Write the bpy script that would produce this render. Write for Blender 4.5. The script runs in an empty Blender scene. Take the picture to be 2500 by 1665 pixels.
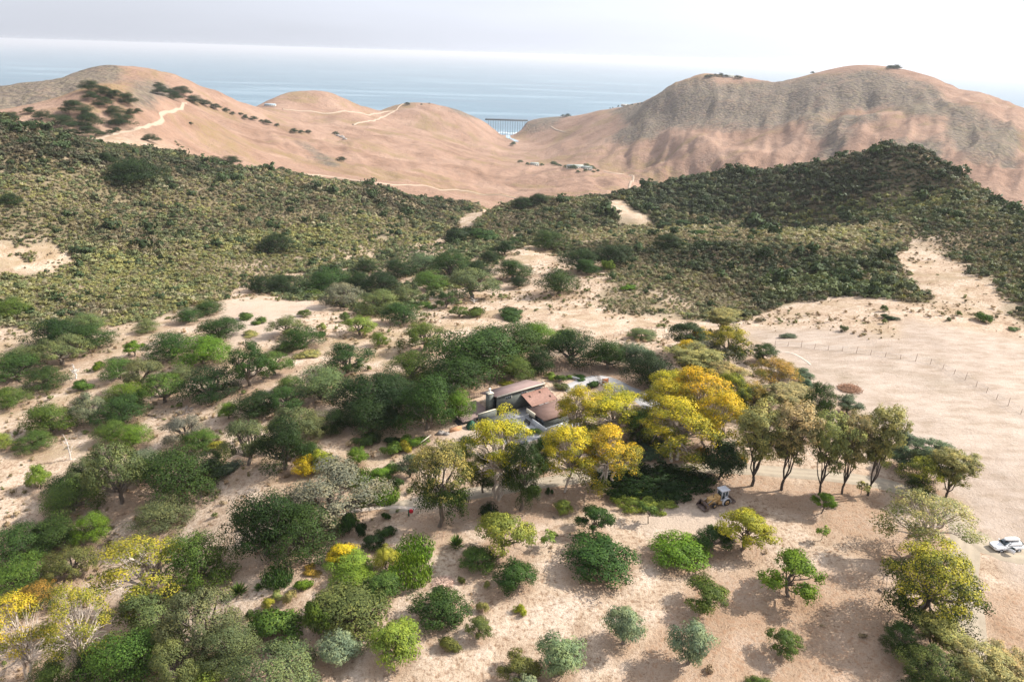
import bpy, math, random
import numpy as np
from mathutils import Vector, Matrix

# ---------------------------------------------------------------- camera, sky, sun, exposure
F_PX, CX, CY = 1700.0, 1250.0, 832.5
PITCH, ROLL, HC = math.radians(22.4), math.radians(1.7), 250.0
FW = np.array([0, math.cos(PITCH), -math.sin(PITCH)])
R0 = np.array([1., 0, 0]); U0 = np.array([0, math.sin(PITCH), math.cos(PITCH)])
RC = R0*math.cos(ROLL) + U0*math.sin(ROLL)
UC = U0*math.cos(ROLL) - R0*math.sin(ROLL)
scene = bpy.context.scene
col = scene.collection
cam_d = bpy.data.cameras.new('camera'); cam = bpy.data.objects.new('camera', cam_d); col.objects.link(cam)
cam_d.sensor_width = 36.0; cam_d.lens = F_PX/2500*36; cam_d.clip_start = 1.0; cam_d.clip_end = 200000.0
M = Matrix(((RC[0], UC[0], -FW[0], 0), (RC[1], UC[1], -FW[1], 0), (RC[2], UC[2], -FW[2], HC), (0, 0, 0, 1)))
cam.matrix_world = M
scene.camera = cam

SUN_DIR = Vector((2.75, 0.55, 2.55)).normalized()
SUN_EL = math.asin(SUN_DIR.z); SUN_AZ = math.atan2(SUN_DIR.x, SUN_DIR.y)
world = bpy.data.worlds.new('World'); scene.world = world; world.use_nodes = True
wn = world.node_tree.nodes; wl = world.node_tree.links; wn.clear()
sky = wn.new('ShaderNodeTexSky'); sky.sky_type = 'NISHITA'; sky.sun_disc = False
sky.sun_elevation = SUN_EL; sky.sun_rotation = SUN_AZ
sky.altitude = 200; sky.air_density = 1.0; sky.dust_density = 4.0; sky.ozone_density = 1.0
bg = wn.new('ShaderNodeBackground'); bg.inputs['Strength'].default_value = 0.072
wo = wn.new('ShaderNodeOutputWorld')
# thin high cloud veil over the clear sky
tc = wn.new('ShaderNodeTexCoord'); mp = wn.new('ShaderNodeMapping'); mp.inputs['Scale'].default_value = (1.2, 1.2, 9.0)
ns = wn.new('ShaderNodeTexNoise'); ns.inputs['Scale'].default_value = 1.6; ns.inputs['Detail'].default_value = 5
vr = wn.new('ShaderNodeMapRange'); vr.inputs['From Min'].default_value = 0.3; vr.inputs['From Max'].default_value = 0.75
vr.inputs['To Min'].default_value = 0.82; vr.inputs['To Max'].default_value = 0.97
veil = wn.new('ShaderNodeMixRGB'); veil.inputs['Color2'].default_value = (5.0, 5.2, 5.7, 1)
wl.new(tc.outputs['Generated'], mp.inputs['Vector']); wl.new(mp.outputs[0], ns.inputs['Vector'])
wl.new(ns.outputs['Fac'], vr.inputs['Value']); wl.new(vr.outputs[0], veil.inputs['Fac'])
vm = wn.new('ShaderNodeVectorMath'); vm.operation = 'DOT_PRODUCT'; vm.inputs[1].default_value = SUN_DIR; wl.new(tc.outputs['Generated'], vm.inputs[0])
gl = wn.new('ShaderNodeMapRange'); gl.interpolation_type = 'SMOOTHSTEP'; wl.new(vm.outputs['Value'], gl.inputs['Value'])
for k_, v_ in zip(('From Min', 'From Max', 'To Min', 'To Max'), (-0.3, 0.65, 1.0, 1.55)): gl.inputs[k_].default_value = v_
sc_ = wn.new('ShaderNodeVectorMath'); sc_.operation = 'SCALE'; sc_.inputs[0].default_value = (6.3, 6.6, 7.4); wl.new(gl.outputs[0], sc_.inputs['Scale']); wl.new(sc_.outputs[0], veil.inputs['Color2'])
wl.new(sky.outputs[0], veil.inputs['Color1']); wl.new(veil.outputs[0], bg.inputs['Color']); wl.new(bg.outputs[0], wo.inputs['Surface'])

sun_d = bpy.data.lights.new('sun', 'SUN'); sun_d.energy = 5.0; sun_d.angle = math.radians(0.6); sun_d.color = (1.0, 0.945, 0.86)
sun = bpy.data.objects.new('sun', sun_d); col.objects.link(sun)
sun.rotation_euler = SUN_DIR.to_track_quat('Z', 'Y').to_euler()
sun.location = (0, 0, HC+400)

vs = scene.view_settings
vs.view_transform = 'Standard'; vs.look = 'None'; vs.gamma = 1.0; vs.exposure = 0.75
try: vs.use_curve_mapping = False
except Exception: pass
scene.render.engine = 'CYCLES'
cy = scene.cycles
cy.use_denoising = True
cy.max_bounces = 5; cy.diffuse_bounces = 2; cy.glossy_bounces = 2; cy.transmission_bounces = 3; cy.volume_bounces = 0; cy.transparent_max_bounces = 4
cy.use_adaptive_sampling = True; cy.adaptive_threshold = 0.01

# ---------------------------------------------------------------- helpers
rng = np.random.default_rng(7)
def pdir(px, py):
    d = FW + RC*((px-CX)/F_PX) - UC*((py-CY)/F_PX)
    h = math.hypot(d[0], d[1]); return math.atan2(d[0], d[1]), d[2]/h
def project(x, y, z):
    v = np.array([x, y, z-HC]); d = v@FW
    return CX+F_PX*(v@RC)/d, CY-F_PX*(v@UC)/d, d
def _hash(ix, iy, seed):
    h = (ix.astype(np.int64)*374761393 + iy.astype(np.int64)*668265263 + seed*1442695041) & 0xffffffff
    h = ((h ^ (h >> 13))*1274126177) & 0xffffffff
    h = (h ^ (h >> 16))
    return (h & 0xffff)/65535.0
def vnoise(x, y, seed=0):
    ix = np.floor(x); iy = np.floor(y); fx = x-ix; fy = y-iy
    fx = fx*fx*fx*(fx*(fx*6-15)+10); fy = fy*fy*fy*(fy*(fy*6-15)+10)
    a = _hash(ix, iy, seed); b = _hash(ix+1, iy, seed); c = _hash(ix, iy+1, seed); d = _hash(ix+1, iy+1, seed)
    return (a*(1-fx)+b*fx)*(1-fy)+(c*(1-fx)+d*fx)*fy*1.0
def fbm(x, y, octv=4, seed=0, gain=0.5):
    s = 0; a = 1; t = 0
    for k in range(octv):
        c, sn = math.cos(k*1.3), math.sin(k*1.3)
        s = s + a*(vnoise(x*c-y*sn, x*sn+y*c, seed+k*17)*2-1); t += a; a *= gain; x = x*2.03; y = y*2.03
    return s/t
def smooth(e0, e1, x):
    t = np.clip((x-e0)/(e1-e0), 0, 1); return t*t*(3-2*t)

# ---------------------------------------------------------------- terrain control points (photo column, row -> place in the landscape)
# (px, py, drop below the camera) for ground seen near; ('r', px, py, distance) for hills; ('h', px, py, distance, drop) behind ridges
CTL = [
 (0,1660,84),(600,1660,74),(1250,1660,70),(1900,1660,68),(2500,1660,66),
 (0,1400,86),(300,1400,84),(600,1400,74),(900,1400,71),(1250,1400,69),(1900,1400,67),(2500,1400,65),
 (0,1200,84),(300,1200,82),(600,1200,76),(900,1200,73),(1250,1200,70),(1900,1200,67),(2500,1200,65),
 (0,1000,86),(300,1000,83),(600,1000,77),(900,1000,74),(1250,1000,71),(1600,1000,69),(1900,1000,67),(2500,1000,64),
 (1250,900,72),(1600,880,70),(2000,880,67),(2500,900,64),
 (0,850,88),(300,850,85),(600,850,80),(900,850,77),
 (300,770,90),(600,740,88),(800,720,90),(900,680,94),(1000,620,100),(1080,570,110),(1150,530,122),
 (0,720,90),(0,600,82),(0,500,71),(0,400,58),('r',0,300,500),('h',0,300,620,62),
 (300,700,92),(300,600,89),(300,500,80),(300,430,70),('r',300,375,500),('r',300,350,600),('r',210,345,600),
 ('r',300,300,680),('r',260,207,760),('r',150,240,760),('r',380,240,800),('h',260,207,950,72),('h',120,230,950,80),
 ('r',300,158,1350),('r',240,160,1350),('r',170,185,1350),('r',100,210,1350),('r',0,222,1350),('r',360,160,1350),('r',420,175,1370),('r',500,210,1400),('r',560,240,1450),('r',620,257,1500),
 (600,680,98),(600,600,96),(600,500,88),(600,450,83),('r',600,420,520),('h',600,420,620,102),
 ('r',600,400,720),('r',600,350,900),('r',600,300,1200),('r',450,330,750),('r',450,258,900),('r',400,200,1250),
 (900,600,98),(900,540,95),(900,490,92),('r',900,462,530),('h',900,462,640,128),
 ('r',900,438,800),('r',900,380,1100),('r',900,320,1500),('r',900,285,1850),('r',700,290,1500),('r',760,250,1750),
 ('r',640,255,1800),('r',690,228,1850),('r',760,221,1850),('r',810,228,1870),('r',880,258,1950),
 ('r',940,272,2050),('r',990,255,2080),('r',1030,252,2100),('r',1090,262,2130),('r',1130,275,2180),('r',1175,292,2300),
 ('r',1030,290,1950),('r',1050,340,1600),('r',1050,400,1200),('r',1050,450,900),
 ('r',1130,500,600),('h',1130,500,720,146),('r',1200,502,800),
 (1150,600,99),('r',1290,500,490),(1250,540,99),('h',1290,500,620,140),
 (1400,540,96),('r',1420,508,560),(1250,620,91),(1400,620,87),(1250,700,84),(1400,700,80),(1250,800,77),(1500,800,74),
 (1550,600,82),(1700,760,76),(1700,680,75),(1700,605,72),(2000,600,69),(2000,690,72),(2000,760,70),(1800,560,76),(1800,543,91),
 (1800,500,85.5),(1800,460,78),('r',1800,434,500),('r',1450,505,600),('r',1600,470,560),('r',2000,412,480),(2000,470,70.5),(2000,530,82),
 ('r',2250,390,460),(2250,470,63),(2250,550,64),(2250,630,66),(2250,720,66),(2250,800,65),
 ('r',2350,450,440),('r',2420,512,400),('r',2500,605,340),
 ('h',2420,512,520,112),('h',2500,605,470,112),('h',2250,390,600,112),('h',1800,434,650,125),('h',1450,505,720,155),('h',2000,412,620,118),('h',1600,470,680,135),
 (2500,700,63),(2500,800,64),
 ('r',2450,520,1000),('r',2300,430,1100),('r',2000,400,1250),('r',1700,430,1250),('r',1550,400,1500),('r',1350,360,1900),('r',1400,330,2000),
 ('r',1500,330,1750),('r',1500,290,2000),('r',1700,300,1600),('r',1700,230,1780),('r',1700,370,1380),('r',1900,330,1400),('r',1900,250,1650),
 ('r',2100,250,1550),('r',2100,330,1330),('r',2300,330,1300),('r',2300,260,1480),('r',2490,400,1150),('r',2490,330,1350),
 ('r',1300,300,2420),('r',1345,289,2400),('r',1370,285,2350),('r',1480,268,2200),('r',1545,258,2150),('r',1600,235,2000),('r',1650,205,1900),('r',1700,190,1850),
 ('r',1760,188,1850),('r',1830,201,1850),('r',1900,200,1850),('r',1960,187,1850),('r',2050,165,1850),('r',2120,160,1850),('r',2240,178,1800),('r',2350,220,1700),('r',2430,258,1600),('r',2500,278,1550),
 ('r',1280,300,2340),('h',1235,325,2330,234),('r',1235,336,2250),('r',1250,360,2000),('r',1250,400,1600),('r',1250,450,1150),('r',1260,490,850),
 ('h',1210,320,2420,245),('h',1240,328,2450,253),('h',1280,320,2500,253),('h',1200,320,2480,253),
 ('r',1450,412,1300),('r',1330,405,1400),('r',1545,440,1100),('r',1600,457,1080),('r',1450,450,1050),('r',1400,490,820),('r',1650,450,1280),('r',1500,388,1550),
 ('h',0,222,1900,262),('h',300,158,1950,258),('h',620,257,2050,255),('h',760,221,2350,258),('h',1000,255,2550,258),('h',1100,262,2500,258),
 ('h',1370,285,2650,258),('h',1545,258,2600,258),('h',1760,186,2500,258),('h',2050,165,2500,258),('h',2350,220,2400,258),('h',2500,278,2300,258),
 ('h',0,222,3200,290),('h',640,255,3200,290),('h',1250,300,3200,290),('h',1900,200,3200,290),('h',2500,278,3200,290),
 (-600,1660,84),(-600,1000,86),(-600,700,86),(-600,500,68),('r',-600,300,520),('h',-600,300,1400,90),('h',-600,300,3200,290),
 (3100,1660,66),(3100,1000,64),(3100,700,64),('h',3100,600,420,90),('h',3100,400,1100,150),('h',3100,300,1700,120),('h',3100,300,3200,290),
 ('h',0,1660,28,80),('h',1250,1660,28,70),('h',2500,1660,28,67),
]
def build_ctl():
    pts = []
    for c in CTL:
        if c[0] == 'r':
            th, sl = pdir(c[1], c[2]); r = c[3]; drop = -sl*r
        elif c[0] == 'h':
            th, sl = pdir(c[1], c[2]); r = c[3]; drop = c[4]
        else:
            th, sl = pdir(c[0], c[1]); drop = c[2]; r = drop/(-sl)
        pts.append((th, math.log(r), HC-drop))
    return np.array(pts)
ctl = build_ctl()
TH_LIM = math.radians(62)
def _k(d2):
    return 0.5*d2*np.log(d2+1e-12)
SX = 1.25
P = np.stack([ctl[:, 0]*SX, ctl[:, 1]], 1); n = len(P)
K = _k(((P[:, None, :]-P[None, :, :])**2).sum(-1)) + 2e-5*np.eye(n)
A = np.zeros((n+3, n+3)); A[:n, :n] = K; A[:n, n] = 1; A[:n, n+1:] = P; A[n, :n] = 1; A[n+1:, :n] = P.T
sol = np.linalg.solve(A, np.concatenate([ctl[:, 2], np.zeros(3)]))
# polar ground grid: fine where the landscape is seen, coarse behind
NT_F = 620
th_f = np.radians(np.linspace(-52, 52, NT_F))
th_g = np.concatenate([np.radians(np.linspace(-180, -54, 32)), th_f, np.radians(np.linspace(54, 180, 32))])
NR = 700
r_g = np.exp(np.linspace(math.log(12), math.log(3200), NR))
TT, RR = np.meshgrid(th_g, r_g, indexing='ij')
def tps(th, lr):
    th = np.clip(th, -TH_LIM, TH_LIM); lr = np.maximum(lr, math.log(25)); out = np.zeros(th.shape).ravel()
    q = np.stack([th.ravel()*SX, lr.ravel()], 1)
    for i in range(0, len(q), 20000):
        qq = q[i:i+20000]
        d2 = (qq[:, 0, None]-P[None, :, 0])**2 + (qq[:, 1, None]-P[None, :, 1])**2
        out[i:i+20000] = _k(d2)@sol[:n] + sol[n] + qq@sol[n+1:]
    return out.reshape(th.shape)
# the smooth shape on a coarser grid, resampled
ct = np.linspace(-TH_LIM, TH_LIM, 260); cr = np.linspace(math.log(25), math.log(3200), 300)
CT, CR = np.meshgrid(ct, cr, indexing='ij'); CZ = tps(CT, CR)
def _bil(gx0, gdx, gy0, gdy, G, x, y):
    fx = np.clip((x-gx0)/gdx, 0, G.shape[0]-1.001); fy = np.clip((y-gy0)/gdy, 0, G.shape[1]-1.001)
    i = fx.astype(int); j = fy.astype(int); a = fx-i; b = fy-j
    return (G[i, j]*(1-a)+G[i+1, j]*a)*(1-b)+(G[i, j+1]*(1-a)+G[i+1, j+1]*a)*b
Z = _bil(ct[0], ct[1]-ct[0], cr[0], cr[1]-cr[0], CZ, np.clip(TT, -TH_LIM, TH_LIM), np.maximum(np.log(RR), math.log(25)))
X = RR*np.sin(TT); Y = RR*np.cos(TT)
# relief: gullies and swells that grow with the size of the hill
far = smooth(600, 1100, RR); mid = smooth(220, 330, RR)*(1-smooth(650, 900, RR))
wx = X+60*fbm(X/260, Y/260, 3, 5); wy = Y+60*fbm(X/260, Y/260, 3, 9)
rid = 1-np.abs(fbm(wx/230, wy/230, 4, 21))*2.2
rightside = smooth(0.05, 0.22, TT)
Z = Z + far*(rid*(8+5*rightside) - 5.5 - 3.5*rightside + 5*fbm(X/90, Y/90, 3, 33))*(0.12+0.88*smooth(5, 75, 250-Z))*smooth(2450, 2100, RR)*smooth(1.0, 22.0, Z)
gul = 1-np.abs(fbm(TT*26+0.5*fbm(X/300, Y/300, 2, 3), np.log(RR)*5, 4, 101))*2.4
Z = Z + far*smooth(700, 1000, RR)*(gul-0.5)*(2.6+6.5*rightside)*smooth(1900, 1500, RR*(0.85+0.15*(1-rightside)))*smooth(2450, 2100, RR)*smooth(4.0, 40.0, Z)*smooth(5.0, 75, 250-Z)
Z = Z + mid*(4.2*fbm(X/55, Y/55, 3, 41) + 1.6*(0.5-np.abs(fbm(wx/60, wy/60, 3, 43))*1.6)*2)
near = 1-smooth(250, 400, RR)
Z = Z + near*(0.5*fbm(X/22, Y/22, 3, 51) + 0.10*fbm(X/3, Y/3, 3, 52))*smooth(10, 30, RR)
# the river mouth stays low, and the house stands on a levelled pad
def _azr(px, py, r): th = pdir(px, py)[0]; return r*math.sin(th), r*math.cos(th)
HX, HY, HZ = -2.75, 130.76, 178.9
HU = np.array([math.cos(math.radians(35.7)), math.sin(math.radians(35.7))]); HV = np.array([-HU[1], HU[0]])
_pc = np.array([HX, HY])+HU*4.0+HV*(-2.0); _d = np.hypot(X-_pc[0], Y-_pc[1]); Z = Z+(HZ-Z)*smooth(26, 15, _d)
for px_, py_, r_, rad_, zz_ in ((1236, 320, 2330, 70, 8), (1236, 320, 2240, 45, 9), (1238, 320, 2150, 35, 12), (1236, 320, 2430, 110, -8)):
    mx_, my_ = _azr(px_, py_, r_); _d = np.hypot(X-mx_, Y-my_); Z = np.where(Z > zz_, Z+(zz_-Z)*smooth(rad_, rad_*0.4, _d), Z)
LR0 = math.log(r_g[0]); DLR = math.log(r_g[1])-LR0
def ground(x, y):
    """height of the ground sheet (same triangles' corners, bilinear)"""
    x = np.asarray(x, float); y = np.asarray(y, float)
    th = np.arctan2(x, y); lr = np.log(np.maximum(np.hypot(x, y), 12.01))
    fx = np.interp(th, th_g, np.arange(len(th_g))); fx = np.clip(fx, 0, len(th_g)-1.001)
    fy = np.clip((lr-LR0)/DLR, 0, NR-1.001)
    i = fx.astype(int); j = fy.astype(int); a = fx-i; b = fy-j
    return (Z[i, j]*(1-a)+Z[i+1, j]*a)*(1-b)+(Z[i, j+1]*(1-a)+Z[i+1, j+1]*a)*b
_rs = np.exp(np.linspace(math.log(20), math.log(3150), 2600))
def hit(px, py, rmin=0):
    """where the sight line of a photo point meets the ground"""
    th, sl = pdir(px, py)
    zz = ground(_rs*math.sin(th), _rs*math.cos(th)); ray = HC+sl*_rs
    k = np.nonzero((zz >= ray) & (_rs > rmin))[0]
    if len(k) == 0: k = [int(np.argmin(np.where(_rs > rmin, ray-zz, 1e9)))]
    k = k[0]; r = _rs[k]
    if k > 0 and zz[k] >= ray[k] and zz[k-1] < ray[k-1]:
        a = (ray[k-1]-zz[k-1])/((ray[k-1]-zz[k-1])+(zz[k]-ray[k])); r = _rs[k-1]+a*(_rs[k]-_rs[k-1])
    x, y = r*math.sin(th), r*math.cos(th)
    return x, y, float(ground(x, y))
# ---------------------------------------------------------------- materials
def new_mat(name):
    m = bpy.data.materials.new(name); m.use_nodes = True; nt = m.node_tree; nt.nodes.clear()
    return m, nt, nt.nodes, nt.links
def node(nt, typ, **kw):
    nd = nt.nodes.new(typ)
    for k, v in kw.items():
        if k in nd.inputs: nd.inputs[k].default_value = v
        else: setattr(nd, k, v)
    return nd
def ramp(nt, stops, interp='LINEAR'):
    r = nt.nodes.new('ShaderNodeValToRGB'); r.color_ramp.interpolation = interp
    el = r.color_ramp.elements
    while len(el) > 1: el.remove(el[-1])
    el[0].position = stops[0][0]; el[0].color = (*stops[0][1], 1)
    for p_, c_ in stops[1:]:
        e = el.new(p_); e.color = (*c_, 1)
    return r
def mixc(nt, a, b, fac, mode='MIX'):
    m = nt.nodes.new('ShaderNodeMixRGB'); m.blend_type = mode
    for s, v in (('Color1', a), ('Color2', b), ('Fac', fac)):
        if hasattr(v, 'links') or hasattr(v, 'is_output'): nt.links.new(v, m.inputs[s])
        elif isinstance(v, (int, float)): m.inputs[s].default_value = v
        else: m.inputs[s].default_value = (*v, 1)
    return m.outputs[0]
def mathn(nt, op, a, b=None, c=None, clamp=False):
    m = nt.nodes.new('ShaderNodeMath'); m.operation = op; m.use_clamp = clamp
    for i, v in enumerate((a, b, c)):
        if v is None: continue
        if isinstance(v, (int, float)): m.inputs[i].default_value = v
        else: nt.links.new(v, m.inputs[i])
    return m.outputs[0]
def maprange(nt, v, a, b, c, d):
    m = nt.nodes.new('ShaderNodeMapRange'); nt.links.new(v, m.inputs['Value'])
    for k, x_ in zip(('From Min', 'From Max', 'To Min', 'To Max'), (a, b, c, d)): m.inputs[k].default_value = x_
    return m.outputs[0]
def noise_n(nt, vec, scale, detail=4, rough=0.55, dist=0.0):
    t = node(nt, 'ShaderNodeTexNoise', Scale=scale, Detail=detail, Roughness=rough, Distortion=dist)
    nt.links.new(vec, t.inputs['Vector']); return t.outputs['Fac']
def bump(nt, h, strength, dist):
    b = node(nt, 'ShaderNodeBump', Strength=strength, Distance=dist); nt.links.new(h, b.inputs['Height']); return b.outputs[0]
def finish(nt, colr, rough=0.9, normal=None, spec=0.2, metal=0.0):
    p = nt.nodes.new('ShaderNodeBsdfPrincipled'); o = nt.nodes.new('ShaderNodeOutputMaterial')
    if isinstance(colr, tuple): p.inputs['Base Color'].default_value = (*colr, 1)
    else: nt.links.new(colr, p.inputs['Base Color'])
    if isinstance(rough, (int, float)): p.inputs['Roughness'].default_value = rough
    else: nt.links.new(rough, p.inputs['Roughness'])
    p.inputs['Specular IOR Level'].default_value = spec; p.inputs['Metallic'].default_value = metal
    if normal is not None: nt.links.new(normal, p.inputs['Normal'])
    nt.links.new(p.outputs[0], o.inputs['Surface']); return p

def simple_mat(name, c, rough=0.7, var=0.25, scale=1.5, spec=0.3, metal=0.0, bmp=0.0, bscale=8.0, stretch=(1, 1, 1)):
    m, nt, N, L = new_mat(name)
    tcn = N.new('ShaderNodeTexCoord'); mpn = N.new('ShaderNodeMapping'); mpn.inputs['Scale'].default_value = stretch
    L.new(tcn.outputs['Object'], mpn.inputs['Vector']); v = mpn.outputs[0]
    f = noise_n(nt, v, scale, 6, 0.65)
    dark = tuple(x*(1-var) for x in c); lite = tuple(min(1, x*(1+var)) for x in c)
    r = ramp(nt, [(0.3, dark), (0.7, lite)]); L.new(f, r.inputs[0])
    nrm = None
    if bmp: nrm = bump(nt, noise_n(nt, v, bscale, 4), 0.6, bmp)
    finish(nt, r.outputs[0], rough, nrm, spec, metal)
    return m

# ---- ground: dry grass, bare dirt, litter; the cover fields are stored on the sheet itself
def ground_material():
    m, nt, N, L = new_mat('dry_ground')
    geo = N.new('ShaderNodeNewGeometry'); pos = geo.outputs['Position']
    def attr(nm):
        a = N.new('ShaderNodeAttribute'); a.attribute_name = nm; return a
    scr = attr('scrub').outputs['Fac']; fld = attr('field').outputs['Fac']; frn = attr('far').outputs['Fac']; lit = attr('litter').outputs['Fac']
    tnt = attr('bare').outputs['Fac']
    n_big = noise_n(nt, pos, 0.02, 5, 0.6); n_mid = noise_n(nt, pos, 0.16, 6, 0.65, 0.4); n_sm = noise_n(nt, pos, 1.6, 5, 0.7); n_xs = noise_n(nt, pos, 5.0, 3, 0.7)
    # streaks (mown field, grass lying)
    mpg = N.new('ShaderNodeMapping'); mpg.inputs['Scale'].default_value = (0.5, 1.1, 0.6); mpg.inputs['Rotation'].default_value = (0, 0, 0.35)
    L.new(pos, mpg.inputs['Vector']); n_st = noise_n(nt, mpg.outputs[0], 0.35, 8, 0.68)
    r1 = ramp(nt, [(0.28, (0.31, 0.215, 0.145)), (0.48, (0.455, 0.35, 0.258)), (0.66, (0.555, 0.45, 0.36))]); L.new(n_mid, r1.inputs[0])
    c = r1.outputs[0]
    r2 = ramp(nt, [(0.36, (0.50, 0.40, 0.33)), (0.47, (0.92, 0.90, 0.88)), (0.54, (1.04, 1.04, 1.04)), (0.66, (1.2, 1.21, 1.22))]); L.new(n_sm, r2.inputs[0])
    c = mixc(nt, c, r2.outputs[0], 0.85, 'MULTIPLY')
    r3 = ramp(nt, [(0.36, (0.632, 0.594, 0.576)), (0.5, (1, 1, 1)), (0.7, (1.12, 1.12, 1.1))]); L.new(n_xs, r3.inputs[0])
    c = mixc(nt, c, r3.outputs[0], 0.6, 'MULTIPLY')
    # leaf litter: brown orange
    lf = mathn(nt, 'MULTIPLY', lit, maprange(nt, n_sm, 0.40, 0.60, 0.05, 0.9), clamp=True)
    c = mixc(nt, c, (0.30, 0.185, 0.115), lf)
    # bare pale dirt
    c = mixc(nt, c, (0.44, 0.35, 0.275), mathn(nt, 'MULTIPLY', tnt, maprange(nt, n_mid, 0.3, 0.6, 0.5, 1.0), clamp=True))
    # weedy brown-olive patches of dry growth
    nw = noise_n(nt, pos, 0.055, 6, 0.7, 0.8)
    wf = mathn(nt, 'MULTIPLY', maprange(nt, nw, 0.50, 0.60, 0.0, 0.7), mathn(nt, 'MULTIPLY', maprange(nt, n_sm, 0.40, 0.56, 0.1, 1.0), mathn(nt, 'SUBTRACT', 1.0, tnt)), clamp=True)
    wf = mathn(nt, 'MULTIPLY', wf, attr('weed').outputs['Fac'])
    c = mixc(nt, c, (0.27, 0.20, 0.105), wf)
    # smooth field
    rf = ramp(nt, [(0.34, (0.32, 0.25, 0.188)), (0.5, (0.405, 0.325, 0.262)), (0.66, (0.465, 0.385, 0.32))]); L.new(n_st, rf.inputs[0])
    rb = ramp(nt, [(0.35, (0.857, 0.842, 0.840)), (0.6, (1.05, 1.05, 1.05))]); L.new(n_big, rb.inputs[0])
    cf = mixc(nt, rf.outputs[0], rb.outputs[0], 0.8, 'MULTIPLY')
    c = mixc(nt, c, cf, fld)
    # far hills: grass bleached, pinkish
    nf = noise_n(nt, pos, 0.012, 6, 0.62, 0.6); nf2 = noise_n(nt, pos, 0.09, 5, 0.7)
    rfh = ramp(nt, [(0.3, (0.205, 0.125, 0.085)), (0.5, (0.285, 0.182, 0.13)), (0.7, (0.35, 0.235, 0.172))]); L.new(nf, rfh.inputs[0]); rfh_o = rfh.outputs[0]
    r4 = ramp(nt, [(0.3, (0.734, 0.734, 0.744)), (0.55, (1, 1, 1)), (0.8, (1.1, 1.08, 1.05))]); L.new(nf2, r4.inputs[0])
    ngp = noise_n(nt, pos, 0.007, 5, 0.6, 1.2)
    gp = mathn(nt, 'MULTIPLY', maprange(nt, ngp, 0.52, 0.60, 0.0, 0.75), maprange(nt, nf2, 0.38, 0.55, 0.2, 1.0), clamp=True)
    cfh = mixc(nt, rfh_o, r4.outputs[0], 0.75, 'MULTIPLY')
    cfh = mixc(nt, cfh, (0.215, 0.155, 0.075), gp)
    c = mixc(nt, c, cfh, frn)
    # scrub cover seen from afar, broken edge
    ne = noise_n(nt, pos, 0.03, 7, 0.7, 0.8)
    e = mathn(nt, 'ADD', scr, mathn(nt, 'MULTIPLY', mathn(nt, 'SUBTRACT', ne, 0.5), 2.2))
    e = maprange(nt, e, 0.15, 0.95, 0.0, 0.88)
    nv = node(nt, 'ShaderNodeTexVoronoi', Scale=0.16); L.new(pos, nv.inputs['Vector'])
    rs = ramp(nt, [(0.0, (0.215, 0.175, 0.135)), (0.45, (0.15, 0.13, 0.10)), (1.0, (0.085, 0.08, 0.065))]); L.new(nv.outputs['Distance'], rs.inputs[0])
    rsc = ramp(nt, [(0.35, (0.75, 0.72, 0.85)), (0.65, (1.15, 1.15, 1.0))]); L.new(nf2, rsc.inputs[0])
    cs = mixc(nt, rs.outputs[0], rsc.outputs[0], 0.8, 'MULTIPLY')
    near_s = (0.15, 0.125, 0.07)
    cs = mixc(nt, near_s, cs, frn)
    c = mixc(nt, c, cs, e)
    h = mathn(nt, 'ADD', mathn(nt, 'MULTIPLY', n_sm, 0.35), mathn(nt, 'MULTIPLY', n_xs, 0.16))
    h = mathn(nt, 'ADD', h, mathn(nt, 'MULTIPLY', mathn(nt, 'MULTIPLY', frn, nf2), 5.0))
    h = mathn(nt, 'ADD', h, mathn(nt, 'MULTIPLY', mathn(nt, 'MULTIPLY', mathn(nt, 'MULTIPLY', e, frn), nv.outputs['Distance']), -3.0))
    finish(nt, c, 0.95, bump(nt, h, 0.8, 1.0), 0.05)
    return m

def in_poly(x, y, poly):
    inside = np.zeros(x.shape, bool); k = len(poly)
    for i in range(k):
        x1, y1 = poly[i]; x2, y2 = poly[(i+1) % k]
        c = ((y1 > y) != (y2 > y)) & (x < (x2-x1)*(y-y1)/((y2-y1) if abs(y2-y1) > 1e-9 else 1e-9)+x1)
        inside ^= c
    return inside
def wpoly(pts):
    """outline given at photo points, carried to the ground; (px,py,r) sets the distance by hand"""
    out = []
    for p_ in pts:
        if len(p_) == 3:
            th, _ = pdir(p_[0], p_[1]); out.append((p_[2]*math.sin(th), p_[2]*math.cos(th)))
        else: out.append(hit(*p_)[:2])
    return out
def soft(mask, it):
    m = mask.astype(float)
    for _ in range(it):
        m[1:-1, 1:-1] = (m[1:-1, 1:-1]*2+m[:-2, 1:-1]+m[2:, 1:-1]+m[1:-1, :-2]+m[1:-1, 2:])/6
    return m
def field_of(polys, it=6, warp=0.0):
    m = np.zeros(X.shape, bool); xx, yy = X, Y
    if warp: wv = RR*warp; xx = X+wv*fbm(X/(RR.clip(200)*0.08), Y/(RR.clip(200)*0.08), 3, 61); yy = Y+wv*fbm(X/(RR.clip(200)*0.08), Y/(RR.clip(200)*0.08), 3, 67)
    for q in polys: m |= in_poly(xx, yy, wpoly(q))
    return soft(m, it)
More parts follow.
